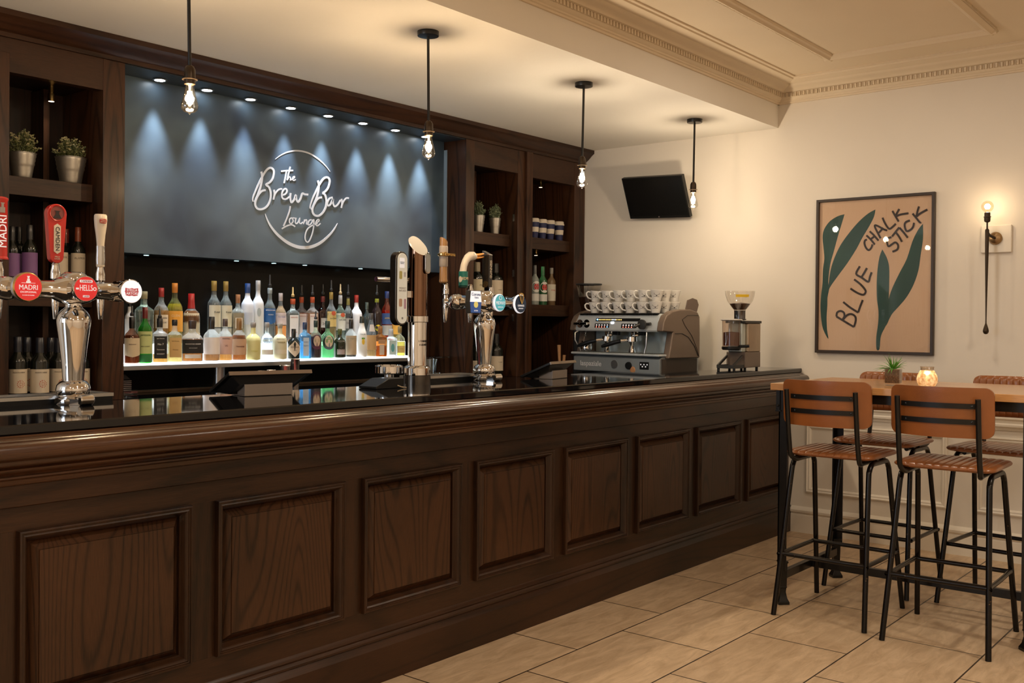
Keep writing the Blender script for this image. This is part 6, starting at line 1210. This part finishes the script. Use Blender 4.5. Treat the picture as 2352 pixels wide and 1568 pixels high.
def sqmap(a, b, p=5):
    """unit square -> rounded square"""
    x, y = 2*a-1, 2*b-1; m = max(abs(x), abs(y)); 
    if m < 1e-6: return 0, 0
    l = (abs(x/m)**p+abs(y/m)**p)**(1/p); return x/l, y/l
def make_stool():
    t = thing('bar_stool', 's', 'stool', (0, 0, 0))
    r = .0125; zs = .742
    for s_ in (-1, 1):      # one bent tube per side forms a front and a rear leg
        ys, yt = .2185*s_, .186*s_
        def leg(sx):
            return [(sx*.262, ys, .0005), (sx*.200, (ys+yt)/2, zs*.46), (sx*.142, yt*1.01, zs*.90), (sx*.128, yt, zs-.030), (sx*.108, yt, zs-.008), (sx*.080, yt, zs)]
        MB().tube(smooth_line3(leg(-1)+[(-.0, yt, zs)]), r, 14).build('leg', tubem, t, smooth=60)
        MB().tube(smooth_line3(leg(1)+[(.0, yt, zs)]), r, 14).build('leg', tubem, t, smooth=60)
    fr_ = [(-.185, -.205), (.150, -.205), (.175, -.180), (.175, .180), (.150, .205), (-.185, .205), (-.208, .180), (-.208, -.180)]
    MB().tube(smooth_closed([(a, b, .288) for a, b in fr_]), .0105, 12, closed=True).build('footrest', tubem, t, smooth=60)
    MB().box(-.03, .0, -.186, .186, zs+.006, zs+.016).box(.06, .09, -.186, .186, zs+.006, zs+.016).build('seat_plate', blackmetal, t, smooth=0)
    for s_ in (-1, 1):
        y_ = .165*s_
        up = [(.10, y_*.92, zs+.006), (-.10, y_*.92, zs+.004), (-.165, y_*.95, zs+.004), (-.205, y_, zs+.028), (-.222, y_, zs+.085), (-.240, y_, .93), (-.262, y_, 1.085)]
        MB().tube(smooth_line3(up), .0115, 14).build('back_upright', blackmetal, t, smooth=60)
    def seat(a, b, s_):
        x, y = 2*a-1, 2*b-1; q_ = max(0, (abs(y)*.213-.153)/.060); ext = 1-(.060/.205)*(1-max(0, 1-q_*q_)**.5); X = .02+x*.205*ext*(1-.0); Y = y*.213
        f = (max(0, 1-abs(x)**7)*max(0, 1-abs(y)**9))**.5; ch = .0050*abs(math.sin(PI*12*b))**.35*f
        return (X, Y, zs+.037+.010*f+ch-.003*(1-y*y)) if s_ == 0 else (X, Y, zs+.031-.014*f)
    pad(26, 144, seat).build('seat', tan, t, smooth=60)
    def back(a, b, s_):
        x, y = 2*a-1, 2*b-1; q_ = max(0, (abs(x)*.213-.178)/.035); ext = 1-(.035/.108)*(1-max(0, 1-q_*q_)**.5); Y = x*.213; Z = 1.0225+y*.108*ext; f = (max(0, 1-abs(x)**12)*max(0, 1-abs(y)**8))**.5
        bow = -.250+.062*x*x-.010*(Z-1.02)/.1*.6; ch = .0050*abs(math.sin(PI*14*a))**.35*f
        return (bow+.013+.007*f+ch, Y, Z) if s_ == 0 else (bow-.001*f, Y, Z)
    pad(168, 18, back).build('backrest', tanb, t, smooth=60)
    for zz in (.985, 1.052):
        pts = [(-.2545+.055*(yy/.213)**2-.010*(zz-1.02)/.1*.6-.0005, yy) for yy in [-.158+.316*i/12 for i in range(13)]]
        vs = []
        for x_, yy in pts: vs += [(x_, yy, zz-.011), (x_, yy, zz+.011), (x_-.003, yy, zz+.011), (x_-.003, yy, zz-.011)]
        m = MB().add(vs, [(4*i+j, 4*i+(j+1) % 4, 4*i+4+(j+1) % 4, 4*i+4+j) for i in range(12) for j in range(4)]+[(0, 1, 2, 3), (51, 50, 49, 48)])
        bd_ = m.build('back_band', blackmetal, t, smooth=30)
        for yy in (-.135, .135):
            xx = -.2545+.055*(yy/.213)**2-.010*(zz-1.02)/.1*.6-.0035
            MB().lathe([(0, xx-.0022), (.0035, xx-.0018), (.005, xx)], (0, yy, zz), ax='X', seg=10, close=False).build('bolt', blackmetal, bd_)
    return t
def smooth_line3(pts, sub=5):
    pts = [Vector(p) for p in pts]; out = []; n = len(pts)
    for i in range(n-1):
        p0, p1, p2, p3 = pts[max(i-1, 0)], pts[i], pts[i+1], pts[min(i+2, n-1)]
        for s in range(sub):
            t = s/sub; out.append(.5*((2*p1)+(p2-p0)*t+(2*p0-5*p1+4*p2-p3)*t*t+(3*p1-p0-3*p2+p3)*t**3))
    out.append(pts[-1]); return out
def smooth_closed(pts, sub=4):
    pts = [Vector(p) for p in pts]; out = []; n = len(pts)
    for i in range(n):
        p0, p1, p2, p3 = pts[i-1], pts[i], pts[(i+1) % n], pts[(i+2) % n]
        for s in range(sub):
            t = s/sub; out.append(.5*((2*p1)+(p2-p0)*t+(2*p0-5*p1+4*p2-p3)*t*t+(3*p1-p0-3*p2+p3)*t**3))
    return out
st = make_stool(); G_ = 'tan leather bar stools round the high table'
st.location = (-1.684, -.977, 0); st['group'] = G_; st['label'] = 'tan leather stool with its back to the room, nearer the bar'
dup(st, (-1.732, -1.506, 0), .02, 'tan leather stool with its back to the room, in front of the glass cube plant')
dup(st, (-1.00, -.955, 0), PI-.03, 'tan leather stool on the far side of the table, nearer the bar')
dup(st, (-.965, -1.535, 0), PI-.09, 'tan leather stool on the far side of the table, behind the candle jar')
# ---------- table decorations
c_ = Vector((-1.505, -1.165, 1.1)); h = .0365; rotc = Matrix.Translation(c_) @ Matrix.Rotation(.12, 4, 'Z')
t = thing('potted_plant', 'spiky green plant in a square glass of brown gravel on the high table', 'plant', tuple(c_))
gl_ = MB(rotc); gl_.add([(x*q, y*q, z) for (q, z) in ((h, .0008), (h, .086), (h-.0035, .086), (h-.0035, .012)) for x, y in ((-1, -1), (1, -1), (1, 1), (-1, 1))], [(4*a+j, 4*a+(j+1) % 4, 4*a+4+(j+1) % 4, 4*a+4+j) for a in range(3) for j in range(4)]+[(3, 2, 1, 0), (12, 13, 14, 15)])
gl_.build('glass_cube', glass('cube_glass', (.98, .98, .96), .0, gain=.8), t, smooth=0)
gv = MB(rotc).box(-h+.0045, h-.0045, -h+.0045, h-.0045, .0125, .078); random.seed(3)
gvo = gv.build('gravel', pbr('brown_gravel', (.13, .07, .035), .7, var=.9, vs=150, bump=1), t, smooth=0)
gr = MB(rotc)
for i in range(330):
    f_ = random.randrange(5); a, b_ = random.uniform(-1, 1)*(h-.007), random.uniform(.016, .076); q = h-.006; r_ = random.uniform(.0018, .0034)
    P_ = [(a, -q, b_), (a, q, b_), (-q, a, b_), (q, a, b_), (a, random.uniform(-1, 1)*(h-.007), .0775)][f_]
    gr.add([Vector(P_)+Vector(v)*r_ for v in ((1, 0, .2), (0, 1, 0), (-1, 0, 0), (0, -1, .1), (0, 0, .8), (.1, 0, -.8))], [(0, 1, 4), (1, 2, 4), (2, 3, 4), (3, 0, 4), (1, 0, 5), (2, 1, 5), (3, 2, 5), (0, 3, 5)])
o_ = gr.build('gravel_pieces', pbr('tan_gravel', (.40, .24, .13), .7, var=.8, vs=70), gvo, smooth=0); o_['kind'] = 'stuff'
m = MB(rotc)
for i in range(34):
    a = 2*PI*i/34*2.4+random.uniform(-.3, .3); el = random.uniform(.25, 1.5); l = random.uniform(.055, .092); bx, by = .006*math.cos(a), .006*math.sin(a)
    pts = []
    for k in range(5):
        q = k/4; e2 = el-.45*q*(1.5-el); pts.append((bx+math.cos(a)*math.cos(e2)*l*q, by+math.sin(a)*math.cos(e2)*l*q, .076+math.sin(e2)*l*q))
    m.tube(pts, .003, 5, radii=[.0034, .0040, .0032, .0018, .0004], flat=.45)
m.build('spiky_leaves', leaf_mat('spiky_green', (.035, .20, .012), (.12, .36, .03)), t, smooth=60)
x, y, z = -1.475, -1.315, 1.1
t = thing('candle_jar', 'rounded mercury glass candle jar glowing beside the plant on the high table', 'candle', (x, y, z))
def mercury():
    m, nt, b = nodes('mercury_glass'); L = nt.links; N = nt.nodes.new
    tc = N('ShaderNodeTexCoord'); v = N('ShaderNodeTexNoise'); v.inputs['Scale'].default_value = 55; v.inputs['Detail'].default_value = 4; L.new(tc.outputs['Object'], v.inputs[0])
    cr = N('ShaderNodeValToRGB'); cr.color_ramp.elements[0].position = .38; cr.color_ramp.elements[0].color = (.55, .36, .20, 1); cr.color_ramp.elements[1].position = .62; cr.color_ramp.elements[1].color = (.95, .88, .76, 1); L.new(v.outputs['Fac'], cr.inputs[0])
    L.new(cr.outputs[0], b.inputs['Base Color']); b.inputs['Transmission Weight'].default_value = .35; b.inputs['Roughness'].default_value = .35; b.inputs['Subsurface Weight'].default_value = .0
    tl_ = N('ShaderNodeBsdfTranslucent'); L.new(cr.outputs[0], tl_.inputs[0]); mx = N('ShaderNodeMixShader'); mx.inputs[0].default_value = .5; L.new(b.outputs[0], mx.inputs[1]); L.new(tl_.outputs[0], mx.inputs[2]); L.new(mx.outputs[0], nt.nodes['Material Output'].inputs[0])
    return m
pf = [(.030, z+.0008), (.037, z+.004), (.0455, z+.020), (.0475, z+.036), (.044, z+.054), (.036, z+.068), (.0305, z+.078)]
MB().lathe(pf, (x, y, 0), seg=40, close=False).build('jar', mercury(), t, smooth=60)
MB().lathe([(.0305, z+.078), (.0300, z+.088), (.0325, z+.095), (.0300, z+.096), (.0285, z+.088), (.0285, z+.079)], (x, y, 0), seg=40, close=False).build('rim', glass('rim_glass', (.96, .93, .88), .6), t, smooth=60)
MB().lathe([(.017, z+.004), (.018, z+.022), (.0, z+.022)], (x, y, 0), seg=20, close=False).build('candle', pbr('wax', (.85, .78, .66), .6), t)
MB().lathe([(0, z+.024), (.0035, z+.030), (.0045, z+.036), (.0025, z+.046), (0, z+.054)], (x, y, 0), seg=12, close=False).build('flame', pbr('flame', (1, .8, .4), .5, emit=(1, .72, .32), es=4, var=0), t)
light('POINT', 'candle_lamp', (x, y, z+.060), .16, (1, .66, .32), .008)
